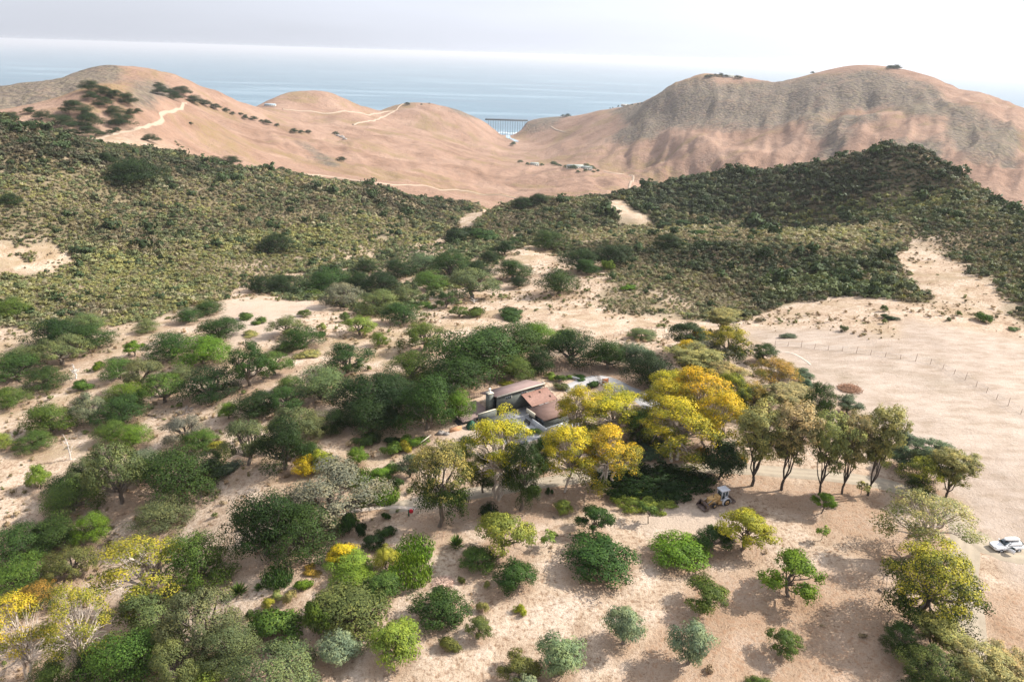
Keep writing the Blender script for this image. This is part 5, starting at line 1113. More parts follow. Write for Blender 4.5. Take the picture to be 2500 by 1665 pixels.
# ---------------------------------------------------------------- plants one by one: kind;outline;tone;label
GROUPS = dict(A='oaks scattered over the dry flat at the left', B='oaks along the creek bed below the left hillside', C='oaks around the house', D='eucalyptus trees round the house and drive',
              E='orchard trees on the dry slope in front', F='garden shrubs between the house and the orchard', G='trees in the gully at the lower left', H='trees and bushes on the brushy slopes', K='low bushes on the dry ground')
PLANTS = '''
oak;68,788,184,861;dk;A;dark round oak at the foot of the left hillside, left of its pale-topped neighbour
oak;171,779,247,822;pg;A;oak with a pale top just right of the dark oak under the left hillside
oak;178,809,273,859;dg;A;wide low oak in front of the pale-topped oak under the left hillside
openoak;90,835,210,895;pg;A;greyish thin-leaved oak in front of the dark round oak at far left
orchard;300,829,347,872;bg;A;small bright green tree on a forked pale trunk left of the oak thicket
oak;428,758,491,797;dg;A;small oak at the edge of the brushy hillside, left of the bare clearing
oak;479,731,536,776;dg;A;round oak at the left rim of the bare clearing
oak;333,791,383,818;pg;A;small grey-green oak behind the thicket left of the clearing
oak;493,788,578,838;dg;A;dark oak just below the bare clearing, right of the oak thicket
oak;360,809,470,890;dg;A;broad dark oak forming the left half of the thicket below the clearing
oak;440,815,550,904;bg;A;bright green oak forming the right half of the thicket below the clearing
bush;583,764,621,788;g;K;small round bush on the clearing's lower left rim
bush;615,773,651,797;g;K;small dense bush just right of the one on the clearing's rim
bush;599,807,636,825;tg;K;pale low bush casting a shadow on the bare dirt below the clearing
openoak;666,776,735,823;pg;A;small sparse oak showing its branches below the clearing
oak;-20,725,60,785;g;A;oak cut by the left edge of the photo at the foot of the brushy slope
oak;-20,880,95,946;dg;A;big oak at the left edge with shaded orange ground under it
oak;60,892,158,963;dg;A;round oak with a forked trunk right of the big oak at the left edge
oak;-20,945,64,1004;g;A;green oak at the left edge below the big one
oak;20,856,100,900;pg;A;grey-topped oak behind the big oak at the left edge
bush;228,880,256,906;bg;A;small bright bush left of the large mixed grove on the left flat
oak;253,871,320,935;g;A;left tree of the large mixed grove on the left flat
openoak;305,868,390,950;pg;A;pale lichened oak in the middle of the large mixed grove
bush;176,925,226,960;g;A;low dark shrub on bare ground left of the mixed grove
oak;256,936,350,1000;bg;A;bright dark-green oak at the front of the mixed grove
openoak;345,905,440,988;g;A;oak with a bent visible limb at the right end of the mixed grove
oak;413,889,470,936;pg;A;pale green small oak left behind the big dark oak
oak;452,907,571,989;dk;A;big dark oak with a thick short trunk standing on bare ground
openoak;562,833,650,945;dg;A;gnarled oak with a tall leaning bare trunk on the tan slope
openoak;630,855,708,920;g;A;right-hand spreading crown beside the gnarled leaning oak
openoak;172,957,252,1035;gy;A;grey sparse tree full of bare twigs on the left flat
oak;66,975,176,1067;g;A;tall green oak left of the grey twiggy tree
oak;38,1044,122,1108;g;A;round feathery oak in front of the tall green oak
oak;-20,1054,28,1107;lg;A;yellowish oak cut by the left edge halfway down
oak;240,978,352,1045;dg;A;oak with white branch tips right of the grey twiggy tree
oak;230,1022,300,1085;g;A;left half of the pair of oaks below the grey twiggy tree
oak;285,1040,367,1094;bg;A;right half of the pair of oaks below the grey twiggy tree
openoak;400,1010,490,1090;gy;A;pale whitish oak left of the yellow round bush
oak;450,1045,520,1105;g;A;green oak attached to the pale whitish oak on its right
openoak;165,1110,262,1195;pg;A;left crown of the big open grove above the gully, with grey limbs
openoak;215,1070,335,1235;pg;A;big open-crowned oak with grey limbs above the lower left gully
openoak;306,1092,388,1160;gy;A;ghostly grey lichened tree right of the big open-crowned oak
bush;327,1125,378,1190;g;A;green leafy shrub under the ghostly grey tree
oak;360,1118,533,1222;dg;A;large spreading oak on the tan slope with dark gaps under its crown
round;66,1133,120,1204;lg;A;yellow-green round tree on a pale stem at far left
oak;115,1140,215,1218;dk;A;dark blue-green oak left of the big open-crowned oak
oak;115,1190,245,1262;g;A;olive green billowing oak below the dark blue-green one
oak;340,1215,457,1300;pg;A;grey-green bushy oak just below the large spreading oak
round;510,1074,545,1102;yg;K;small round yellow-green bush near the middle left
bush;518,1098,538,1120;dk;K;tiny dark bush under the round yellow-green bush
bush;505,1126,590,1164;bl;K;low blue-green thicket left of the deep shade under the big oaks
oak;533,975,576,1028;bg;A;narrow bright green oak beside the dark oak left of the pale slope
oak;571,947,666,1028;dk;C;dark spreading oak with brown gaps on the tan slope
oak;681,919,737,960;g;C;small domed oak behind the pale grey grove
openoak;655,955,740,1008;dg;C;dark thin oak with a white fork above bare orange soil
oak;724,906,844,990;pg;C;large pale green oak on the tan slope left of the darkest oaks
openoak;666,988,760,1078;pg;C;soft grey-green oak in the grove left of the deep shade
oak;730,1000,805,1072;pg;C;soft round crown beside the grey-green oak, at the edge of the shade
openoak;548,1016,643,1140;pg;C;pale green oak at the left end of the shaded grove
oak;638,1020,737,1160;dk;C;dark oak with twisted white limbs in the shaded grove
oak;786,993,850,1060;dk;C;very dark small oak left of the deep black shade
oak;829,909,967,1034;dk;C;huge dark oak left of the house with black shade under it
oak;845,962,960,1066;dk;C;low black-green crown at the front of the huge dark oaks
oak;905,902,1010,990;dk;C;dark rear crown between the huge oaks and the pale-topped small one
oak;1032,925,1112,1000;dk;C;dark rounded crown behind the bright soft green tree by the deck
oak;1130,828,1205,898;dg;C;rounded oak left behind the broad tall one
oak;930,940,1030,1040;dk;C;dark middle crown between the two huge oaks left of the house
oak;985,914,1095,1064;dg;C;huge grey-green oak directly left of the house deck
oak;959,873,1061,940;g;C;pale-topped small oak behind the huge dark oaks
oak;1094,947,1150,1036;bg;C;bright soft green tree touching the left side of the house deck
oak;1056,896,1178,965;dg;C;dark oak with a pale right side behind the left of the house
oak;1064,840,1240,942;dg;C;largest oak behind the house, with a thick black trunk on orange soil
oak;1175,797,1313,895;dg;C;broad tall oak behind the largest oak
oak;1217,888,1296,934;g;C;small flat oak on a single thin trunk right behind the roof
oak;1288,848,1344,921;dk;C;dark upright oak just outside the garden fence
oak;1279,803,1361,855;bg;C;bright green round oak behind the dark upright one
oak;1340,829,1461,905;dk;C;dark broad oak behind the curved garden fence
oak;1363,815,1408,838;g;C;small round crown peeping above the dark broad oak
oak;1447,819,1524,912;dg;C;oak on a clear single trunk beyond the fence curve
oak;1512,830,1590,908;bl;C;soft blue-grey oak between two darker ones beyond the driveway
oak;1536,850,1646,960;dk;C;dense dark round oak at the edge of the driveway
round;1539,803,1595,838;pg;K;round grey-green bush tree by the wire fence on the slope
oak;636,595,710,630;dk;H;dark wide oak alone in the brush of the left hillside
oak;609,684,671,721;dk;B;dark oak above the clearing, left one of the two
oak;662,672,731,728;dk;B;dark oak above the clearing, right one of the two
bush;719,713,770,738;g;B;rounded low oak at the clearing's upper right rim
oak;757,667,850,728;dg;B;grey-green oak at the left end of the creek grove
oak;841,657,900,722;dk;B;dark tall oak second in the creek grove
oak;873,636,912,668;dk;B;small dark oak behind the creek grove on the brushy slope
oak;894,666,963,724;dk;B;dark oak in the middle of the creek grove
openoak;796,716,880,755;gy;B;pale grey lichened oak sprawling at the clearing's right end
oak;880,700,968,779;pg;B;soft green oak in front of the creek grove
oak;945,752,1019,800;dg;B;dark rounded oak standing apart in front of the creek grove
openoak;960,696,1016,745;pg;B;sparse grey oak with white stems in the creek grove
oak;942,651,1004,684;dk;B;low dark oak behind the sparse grey oak
oak;1004,624,1064,672;bl;B;bluish oak in the upper creek grove
oak;1058,636,1144,684;dg;B;large rounded oak in the upper creek grove
oak;1141,645,1203,692;dk;B;dark oak at the right end of the upper creek grove
oak;1016,681,1082,716;g;B;low green oak in front of the bluish oak
bush;1082,681,1144,712;od;B;brownish low thicket right of the low green oak
openoak;1067,710,1108,754;dg;B;small leaning oak on the tan bank
openoak;1105,690,1206,734;pg;B;pale green wide oak along the tan bank with a dead branch
bush;1016,737,1061,760;g;B;low round oak bush on the tan bank
openoak;1102,746,1138,775;g;K;small leafy bush left of another on the tan slope
bush;1144,752,1186,781;g;K;rounded leafy bush in the middle of the tan slope
bush;1212,749,1278,784;dg;K;dark sprawling bush with a bare white branch on the tan slope
oak;1221,642,1287,688;dg;H;dark oak high on the tan slope of the middle knoll
oak;1245,675,1287,707;dk;H;small round oak just below the dark oak on the tan slope
oak;1180,618,1218,646;dk;H;small dark oak left of the taller one at the knoll's foot
oak;1209,583,1254,629;dk;H;tall dark oak at the foot of the middle knoll
bush;1245,580,1290,602;dg;H;flat dark shrub right of the tall dark oak at the knoll
oak;1310,580,1375,620;dg;H;broad oak in the tan and brush patchwork of the knoll
oak;1322,651,1408,730;dg;H;big shaggy oak with orange soil beneath on the tan slope
oak;1375,612,1455,675;dk;H;left tree of the dark oak clump at the edge of the bench
oak;1450,595,1535,665;dk;H;right tree of the dark oak clump at the edge of the bench
oak;1410,630,1460,676;dg;H;small bright-topped oak in front of the dark oak clump
bush;1474,634,1496,668;lg;H;narrow light green bush in front of the dark oak clump
oak;1601,574,1661,618;dk;H;round dark oak on the rim of the brown bench
oak;1851,600,1884,640;dk;H;small blue-dark oak on the rim of the brown bench
bush;1687,562,1729,582;dg;H;flat green bush on top of the brown bench
bush;1533,562,1571,577;dk;H;small dark bush at the left of the bench top
bush;1070,555,1140,607;dk;H;dark brush mass left of the knoll above the creek
bush;1135,555,1209,600;dg;H;second dark brush mass right of the first above the creek
bush;1640,533,1690,558;dg;H;round green bush below the dark ridge
bush;1605,538,1640,556;dk;H;small dark bush below the dark ridge left of the round green one
oak;1255,492,1295,515;dk;H;left of two oaks on top of the middle knoll
oak;1295,483,1332,506;dk;H;right of two oaks on top of the middle knoll
bush;1525,694,1556,712;bg;H;small bright green bush at the foot of the brushy bench
oak;698,808,781,861;dg;A;dark oak with a shaded underside alone on the tan flat
oak;668,835,712,867;dg;A;low oak touching the left of the dark oak on the tan flat
openoak;795,844,894,914;dg;A;lone gnarled oak on the tan slope with a low left limb
oak;909,808,943,849;bg;A;small neat round oak standing alone on the tan slope
openoak;988,785,1084,863;g;A;lone oak with a greyish dead middle on the tan slope
openoak;844,788,912,821;lg;A;pale yellowish low tree right of the clearing
round;728,755,757,779;g;K;small round tree on the dirt at the clearing's lower edge
round;829,761,853,790;g;K;small upright bush right of the clearing
bush;775,788,796,808;tg;K;tiny grey bush between the clearing and the pale low tree
bush;781,808,800,824;dg;K;tiny dark bush left of the pale low tree
bush;734,859,784,879;tg;K;low yellowish creeping bush in front of the dark oak on the flat
bush;2154,767,2192,787;dk;K;lone dark bush on the tan slope above the field
bush;2377,764,2418,793;g;K;round green bush at the right on the tan slope
bush;1913,816,1946,830;bl;K;grey-green bush beside the wire fence
round;2150,743,2168,764;g;H;small upright green bush where the brush meets the tan slope
bush;2460,797,2489,812;pg;K;pale round bush at the right edge above the field
densegum;1625,779,1730,868;dk;D;dark green gum at the far top of the eucalyptus stand
gum;1684,800,1738,858;y;D;small golden gum in front of the dark green gum
gum;1652,826,1702,888;yy;D;low bright yellow gum at the left of the far stand
densegum;1729,791,1836,905;yg;D;big weeping yellow-green gum at the far end of the stand
tallgum;1732,770,1795,815;tg;D;thin olive gum peeping behind the big weeping one
densegum;1833,835,1903,885;dg;D;dark green spreading gum right of the weeping one
tallgum;1693,847,1765,910;gy;D;greyish smoky tree below the golden small gum
gum;1842,870,1950,965;og;D;orange-brown gum with fanning grey branches beside the field
tallgum;1742,888,1816,975;br;D;olive-brown hazy gum in the middle of the stand
densegum;1793,930,1883,1010;og;D;rust orange crown in the middle of the stand
tallgum;1877,944,1967,1020;br;D;brown twiggy gum left of the tall dark one by the field
gum;1584,915,1700,1070;y;D;left yellow crown of the biggest golden gum group
gum;1597,893,1700,1010;y;D;back left yellow crown of the biggest golden gum group
densegum;1735,900,1832,1015;yg;D;yellow-green crown at the right rear of the biggest golden group
tallgum;1655,862,1745,935;tg;D;hazy olive tree just behind the biggest golden group
gum;1640,890,1780,1060;yy;D;upper yellow crown of the biggest golden gum group
gum;1590,965,1745,1127;y;D;front golden gum of the biggest group, on a pale thick trunk
gum;1700,940,1816,1110;yy;D;right golden gum of the biggest group, leaning on dark stems
tallgum;1812,985,1903,1186;tg;D;tall airy gum on a dark trunk right of the biggest golden group
tallgum;1885,990,1982,1197;br;D;tall brownish gum with two leaning stems
densegum;1955,929,2040,1068;dg;D;tall gum with a dark left half beside the field
tallgum;1985,1010,2065,1207;tg;D;airy gum on a black forked trunk, first of three in the row by the track
tallgum;2048,1000,2122,1205;br;D;airy gum second of three in the row by the track
tallgum;2110,995,2195,1210;tg;D;airy gum with a pale crooked trunk, third of the row by the track
olive;2170,1080,2245,1146;bl;D;blue-green bushy tree behind the row of airy gums
olive;2185,1048,2235,1100;bl;D;small blue-green tree at the field edge behind the airy gums
olive;2045,960,2100,1012;bl;D;blue-grey tree at the field edge right of the dark-sided gum
olive;1933,895,1980,934;bl;D;pale bluish tree at the field edge beside the orange-brown gum
olive;1954,924,1986,956;bl;D;small pale bluish shrub below the other one at the field edge
tallgum;2230,1075,2320,1165;bl;D;soft grey-green gum behind the yellow-green one by the track
densegum;2195,1110,2315,1215;yg;D;yellow-green gum at the bend of the track
tallgum;2290,1095,2372,1215;tg;D;thin see-through gum at the right of the bend in the track
opengum;2160,1183,2376,1360;br;D;wide brown airy gum with spreading bare stems by the dirt road
densegum;2156,1317,2396,1530;yg;D;massive dark gum with yellow-lit tops by the dirt road
densegum;2153,1511,2251,1605;dg;D;green bushy tree at the foot of the massive dark gum
tallgum;2241,1500,2345,1590;tg;D;mottled olive gum below the massive dark gum
densegum;2202,1574,2373,1700;od;D;large olive gum cut by the bottom edge at the right
tallgum;2330,1575,2450,1700;br;D;brownish gum cut by the bottom edge beside the dirt road
tallgum;2420,1587,2520,1690;br;D;twiggy gum in the bottom right corner
gum;1143,1000,1290,1220;y;D;golden gum in front of the patio with a white-stemmed fan of branches
densegum;1143,1100,1215,1205;od;D;dark lower crown under the golden gum by the patio
densegum;1225,1075,1325,1250;dk;D;dark gum with hanging clumps on a thin white trunk
densegum;1290,1060,1355,1160;dg;D;green gum between the patio gum and the central golden pair
gum;1325,1030,1445,1200;yy;D;left tree of the central golden pair on white trunks
gum;1425,1035,1555,1200;yy;D;right tree of the central golden pair on white trunks
gum;1372,930,1465,1075;y;D;slender golden gum rising beside the brown flat roof
gum;1430,945,1580,1065;y;D;wide golden gum behind the central pair, near the driveway
densegum;1000,1072,1150,1290;tg;D;large mottled brown and yellow gum left of the patio gum
densegum;1108,1062,1168,1120;dg;D;small green tree at the patio's lower left
densegum;1530,1000,1600,1090;g;D;dark green tree between the central pair and the biggest golden group
round;1717,1075,1812,1190;dk;D;dark glossy tree in front of the biggest golden group, behind the digger
bush;1650,1072,1673,1097;yg;D;small golden bush behind the trunk of the biggest golden gum
bush;1695,1088,1724,1122;og;D;orange-yellow bush left of the dark glossy tree
bush;1793,1105,1822,1136;og;D;orange-yellow bush right of the dark glossy tree
mound;1530,1070,1636,1128;bl;F;low blue-green spreading shrub left of the big gum's trunk
mound;1465,1143,1730,1226;dk;F;very large dark spreading shrub beside the digger
mound;1498,1183,1645,1254;lg;F;yellow-green spreading shrub in front of the large dark one
orchard;1415,1229,1490,1304;dg;E;open green tree just left of the yellow-green spreading shrub
round;1391,1306,1539,1420;dg;E;largest round orchard tree, in the middle of the dry slope
orchard;1172,1245,1291,1359;lg;E;feathery light green tree in front of the mottled gum
round;1130,1329,1204,1400;g;E;round green tree at the lower left of the feathery light one
round;1215,1367,1301,1451;dg;E;round green tree left of the largest orchard tree
round;1016,1436,1131,1530;dg;E;dense round green tree below the pale straw heap
bush;1164,1237,1212,1276;dk;E;dark leathery bush above the feathery light green tree
orchard;1143,1505,1199,1558;od;E;small umbrella-shaped dark tree alone in the lower middle
bush;1069,1551,1112,1589;od;E;small olive-brown bush below the dense round green tree
bush;1256,1475,1284,1502;yg;E;tiny yellow-green bush in the lower middle
bush;1166,1465,1190,1494;tg;E;tiny pale yellow bush right of the dense round green tree
bush;1181,1418,1197,1439;tg;E;tiny olive bush just left of the round green tree
sapling;1318,1296,1353,1334;lg;E;thin yellowish sapling between the feathery tree and the largest one
orchard;1227,1590,1310,1658;od;E;dark open-branched tree near the bottom edge
olive;1320,1547,1419,1651;ol;E;largest silvery olive tree, near the bottom edge
olive;1250,1648,1323,1720;ol;E;silvery olive tree cut by the bottom edge
olive;1484,1480,1568,1574;ol;E;silvery olive tree left of the taller olive
round;1356,1217,1394,1260;lg;E;pale yellow-green young tree near the fallen branch
sapling;1565,1229,1608,1278;g;E;young sapling in front of the yellow-green spreading shrub
spiky;1098,1301,1131,1339;g;E;spiky grey-green plant left of the feathery light tree
bush;1333,1189,1348,1211;dg;E;tiny dark bush in the leaf litter under the gums
bush;1117,1409,1133,1426;od;E;tiny brown-green bush beside the straw heap
round;1601,1303,1721,1390;bg;E;bright green round tree below the digger, left of two touching ones
orchard;1706,1286,1782,1346;dg;E;small dark tree squeezed between the bright round and the lime green tree
orchard;1765,1237,1887,1344;yg;E;lime green spreading tree just below the digger
orchard;1864,1347,2002,1457;bg;E;bright green leaning tree at the right of the orchard
orchard;1672,1413,1775,1489;g;E;flat-topped green tree on a straight trunk in the lower right of the orchard
olive;1647,1510,1736,1625;ol;E;tall silvery olive tree right of the other olive
orchard;1877,1534,1956,1600;g;E;small green tree with a long shadow at the lower right of the orchard
orchard;1989,1196,2041,1254;bg;E;small round-headed tree on a leaning stem below the row of airy gums
sapling;1995,1283,2025,1318;lg;E;tiny thin sapling alone on pale dirt
sapling;2090,1173,2121,1208;tg;E;pale bare sapling by the track between two gum trunks
round;1826,1655,1890,1700;g;E;green tree top cut by the bottom edge under the orchard
oak;571,1183,715,1372;dk;F;left crown of the great dark oak at the path, with white bare limbs
oak;660,1220,811,1365;dg;F;right crown of the great dark oak at the path
openoak;713,1150,905,1270;gy;F;large pale grey oak with curved white limbs beside the path
bush;825,1252,874,1313;dg;F;dark green shrub at the right foot of the great oak
bush;868,1272,896,1316;dk;F;small dark shrub right of the oak's foot shrub
round;888,1301,934,1349;dk;F;blue-dark round shrub left of the green canes
bush;929,1288,963,1316;dg;F;deep green small shrub above the canes
bush;930,1249,948,1269;dg;F;tiny dark shrub below the path
canes;970,1301,1055,1370;bg;F;tall bright green canes, rear clump
canes;957,1344,1048,1428;bg;F;tall bright green canes, front clump
round;914,1332,970,1400;yg;F;yellow-green upright shrub left of the canes
round;804,1322,866,1385;yy;F;golden yellow shrub in the lower garden
round;812,1345,902,1405;lg;F;pale flowering citrus behind the garden rows
round;815,1380,905,1450;bg;F;light green leafy citrus in the middle of the lower garden
round;895,1393,976,1467;g;F;leafy green tree left of the orchard edge
round;769,1420,930,1548;od;F;big round olive-dark tree at the front of the lower garden
bush;740,1430,805,1560;g;F;green thicket hugging the left of the big round olive-dark tree
olive;784,1538,871,1612;ol;E;grey-green olive bush below the big round dark tree
olive;914,1515,1019,1612;lg;E;light green olive tree leaning right in the lower left of the orchard
bush;628,1472,733,1551;g;F;citrus with yellow fruit-lit leaves at the left of the lower garden
round;640,1458,668,1490;yg;F;narrow yellow-green shoot behind the citrus
canes;641,1367,710,1435;dg;F;dark spiky cluster of upright stems left of the lower garden
spiky;562,1419,602,1454;g;F;green spiky plant alone on the bare slope
spiky;620,1420,642,1441;g;F;small spiky plant beside the dark spiky cluster
bush;715,1413,751,1446;bg;F;small bright bush in the middle of the bare garden plot
openoak;580,1585,765,1710;pg;G;pale green tree cut by the bottom edge at the lower left
bush;664,1440,690,1466;tg;F;thin pale herb clump in the bare garden plot, left one
bush;688,1442,714,1474;tg;F;thin pale herb clump in the bare garden plot, right one
bush;598,1488,618,1516;pg;F;tiny grey bush at the edge of the gully
bush;740,1380,782,1405;og;F;low orange plants on bare ground below the great oak
round;717,1110,775,1165;yy;F;yellow shrub left half beside the grey oak top
round;760,1095,811,1160;yg;F;yellow-green shrub right half beside the grey oak top
round;852,1090,893,1145;bg;F;bright green citrus at the top left of the upper garden
canes;842,1133,908,1192;bg;F;tall feathery green shrub in the upper garden
round;904,1138,956,1182;bg;F;dense bright citrus in the middle of the upper garden
round;939,1128,974,1161;g;F;small round citrus right in the upper garden
canes;906,1178,972,1232;bg;F;feathery green shrub in the front row of the upper garden
round;957,1164,984,1202;dg;F;dark small citrus at the right of the upper garden
bush;944,1080,985,1117;g;F;loose green shrub at the top of the upper garden
bush;972,1072,1005,1102;yg;F;yellow bush beside the leaning white pole
bush;985,1059,1038,1094;bg;F;bright green leafy bush behind the leaning white pole
bush;878,1059,929,1096;dg;F;dark bush in the shade edge below the big oaks
bush;936,1064,967,1089;dk;F;small dark bush in the shade edge right of the other
olive;977,1103,1025,1167;bl;F;silvery blue shrub left of the mottled gum
bush;1216,930,1258,952;yg;F;clipped yellow-green hedge behind the mauve roof
bush;1356,912,1378,934;g;F;bushy green plant at the left of the raised bed
bush;1380,914,1398,928;bg;F;leafy bed plant in the middle of the raised bed
bush;1400,914,1430,930;dg;F;dark leafy plants at the right end of the raised bed
bush;1356,936,1384,958;pg;F;white flowering bush below the raised bed
bush;1432,930,1460,952;dg;F;dark planting along the inside of the garden fence
bush;1330,908,1356,930;lg;F;soft green planting by the left part of the garden fence
bush;1292,1042,1316,1062;g;F;small green shrub growing out of the concrete patio
oak;730,1078,778,1117;dg;F;small dark oak behind the yellow shrub
canes;862,1190,912,1235;g;F;short green canes at the left front of the upper garden
opengum;230,1284,457,1485;yg;G;big yellow-topped gum with many white limbs in the gully
opengum;105,1411,265,1645;yg;G;yellow-green gum on a straight white trunk in the gully
opengum;-60,1440,108,1660;y;G;golden gum at the left edge with pink-white limbs
densegum;32,1411,145,1490;og;G;orange-tipped crown behind the two gully gums
oak;415,1290,548,1450;g;G;green oak right of the big yellow-topped gum
openoak;400,1430,560,1600;pg;G;large soft grey-green oak in the gully, upper crown
openoak;285,1440,430,1560;pg;G;soft grey-green crown below the big yellow-topped gum
oak;225,1520,400,1690;g;G;soft green oak at the bottom edge left of the bare slope
openoak;370,1560,480,1690;pg;G;soft green oak near the bottom with bare soil showing under it
oak;490,1510,616,1640;pg;G;rounded grey-green oak at the right rim of the gully
oak;-20,1366,124,1455;g;G;light green oak at the left edge above the orange-tipped crown
oak;-20,1310,120,1378;dg;G;dark green oak at the left edge in the gully
oak;70,1270,185,1350;dg;G;dark rounded oak at the head of the gully
openoak;115,1328,222,1415;od;G;brownish twiggy oak left of the big yellow-topped gum
oak;180,1240,260,1335;bg;G;bright oak at the upper end of the gully
oak;70,1600,160,1700;g;G;small green oak in the bottom left corner
oak;175,1565,250,1690;dk;G;dark oak in the shadow at the bottom left
bush;420,1600,545,1690;lg;G;yellowish low brush at the bottom edge beside the bare slope
'''
for ln in PLANTS.strip().split('\n'):
    k, bx, cl, gr, lb = ln.split(';')
    plant(k, tuple(float(q) for q in bx.split(',')), cl, lb, GROUPS[gr])
# dead trees
for (x0, y0, x1, y1), i, lb in (((148, 1066, 184, 1122), 0, 'bleached dead tree with bare white branches on the left flat'), ((160, 888, 205, 924), 1, 'dark bare-branched dead tree near the left edge'),
                               ((1143, 727, 1172, 742), 1, 'small bare dead shrub on the tan bank of the creek')):
    x, y, z, Wm, Hm = solve_place(x0, y0, x1, y1, 0)
    o = link('dead_tree', DEAD[i], label=lb, category='dead tree'); o.location = (x, y, z); o.scale = (Wm, Wm, Hm/1.1); o.rotation_euler.z = 2.0*i+0.4
# oaks far off, each on its own spot
FAR = '''
460,250,560,305;oaks on the left knoll;dark oak at the very top of the left knoll
560,262,640,335;oaks on the left knoll;dark oak right of the topmost one on the left knoll
630,285,705,345;oaks on the left knoll;large oak in the upper right of the knoll's oak clump
690,300,775,380;oaks on the left knoll;rightmost large oak of the knoll's clump
480,300,560,352;oaks on the left knoll;oak just below the topmost one on the left knoll
550,330,640,390;oaks on the left knoll;oak in the centre of the knoll's clump
370,362,500,440;oaks on the left knoll;wide oak on the left side of the knoll's clump
610,372,705,440;oaks on the left knoll;dark oak below the centre of the knoll's clump
470,400,530,460;oaks on the left knoll;small oak below the wide left one on the knoll
440,440,580,520;oaks on the left knoll;wide dark oak low in the knoll's clump
640,430,762,512;oaks on the left knoll;wide oak low at the right of the knoll's clump, above the white road
720,390,775,435;oaks on the left knoll;single round oak right of the knoll's clump
772,390,812,420;oaks on the left knoll;small pale oak just right of the single round one on the knoll
0,420,100,480;oaks on the left knoll;oak on the skyline of the brush at the left edge
130,392,195,430;oaks on the left knoll;small oak left of the knoll's clump by the purple slope
200,405,300,470;oaks on the left knoll;round oak halfway between the left edge and the knoll's clump
290,440,430,530;oaks on the left knoll;broad oak at the lower left of the knoll
110,470,200,530;oaks on the left knoll;low oak left at the foot of the knoll
465,515,560,562;oaks on the left knoll;oak hugging the lower end of the white road
555,520,600,552;oaks on the left knoll;small oak above the lower end of the white road
605,512,648,545;oaks on the left knoll;second small oak above the white road
648,498,690,532;oaks on the left knoll;third small oak above the white road
380,530,450,560;oaks on the left knoll;dark bush left of the end of the white road
828,550,905,592;oaks on the left knoll;round bush below the bend of the white road
650,712,890,860;oaks on the left hillside;huge dark oak buried in the brush high on the left hillside
0,880,110,960;oaks on the left hillside;dark oak in the brush at the left edge
575,645,650,720;oaks on the left hillside;dark oak patch above the huge dark oak in the brush
890,250,935,272;oaks along the ridge track;small oak at the head of the ridge track, first of the upper bunch
885,272,965,322;oaks along the ridge track;largest oak of the upper bunch on the ridge
960,275,1005,310;oaks along the ridge track;middle oak of the upper bunch on the ridge
1000,290,1083,328;oaks along the ridge track;greyish oak at the right of the upper bunch on the ridge
965,315,1040,352;oaks along the ridge track;low oak just above the top of the white road
1085,332,1160,374;oaks along the ridge track;oak just right of the top of the white road
1150,352,1207,384;oaks along the ridge track;second oak right of the top of the white road
1213,376,1260,400;oaks along the ridge track;third oak right of the road top, along the tan ridge
1278,388,1315,413;oaks along the ridge track;fourth oak down the tan ridge
1324,408,1346,429;oaks along the ridge track;fifth oak down the tan ridge, a tiny one
1370,417,1396,433;oaks along the ridge track;sixth oak down the tan ridge
1393,426,1422,456;oaks along the ridge track;seventh oak down the tan ridge, slightly taller
1438,440,1476,462;oaks along the ridge track;eighth oak down the tan ridge
1490,455,1513,471;oaks along the ridge track;ninth oak down the tan ridge
1514,465,1556,487;oaks along the ridge track;tenth oak down the tan ridge, the widest of the lower row
1577,478,1603,496;oaks along the ridge track;eleventh oak down the tan ridge
1670,510,1709,533;oaks along the ridge track;twelfth oak down the tan ridge
1719,524,1746,536;oaks along the ridge track;thirteenth oak down the tan ridge, flat and small
1759,517,1786,534;oaks along the ridge track;last oak down the tan ridge
1087,468,1107,483;bushes on the tan hills;single small bush in the open grass below the ridge oaks
1195,675,1272,720;bushes on the tan hills;left of two green bushes where the brush meets the tan valley
1280,685,1365,730;bushes on the tan hills;right of two green bushes where the brush meets the tan valley
1364,712,1392,729;bushes on the tan hills;small bright bush right of the two green ones
1593,740,1640,765;bushes on the tan hills;round bush at the start of the lower valley track
1915,527,1945,545;bushes on the tan hills;tiny bush above the grey rock outcrop
1940,680,1980,700;bushes on the tan hills;small dark bush at the end of the brush streak on the tan hill
'''
def far_plant(box, label, group, tone='dk', name='oak_tree', rmin=0, kind='oak'):
    x, y, z, Wm, Hm = solve_place(*box, 0.25, rmin, (.5, .5))
    k = USED.get('far', 0); USED['far'] = k+1; cm, tm, h0 = PROTO[kind][k % len(PROTO[kind])]
    c = COLS[tone]; o = link(name, None if False else cm, label=label, category='tree', group=group); o.color = (*c, 1)
    o.location = (x, y, z-0.1*Wm*0.3); o.rotation_euler.z = prng.random()*6.28; o.scale = (Wm, Wm*0.95, min(max(Hm/h0, Wm*.6), Wm*1.7))
    return o
for ln in FAR.strip().split('\n'):
    bx, gr, lb = ln.split(';'); b = [float(q) for q in bx.split(',')]
    qx, qy = (b[2]-b[0])*0.13, (b[3]-b[1])*0.13; far_plant(((b[0]-qx)/2.355, 100+(b[1]-qy)/2.355, (b[2]+qx)/2.355, 100+(b[3]+qy*.4)/2.355), lb, gr)
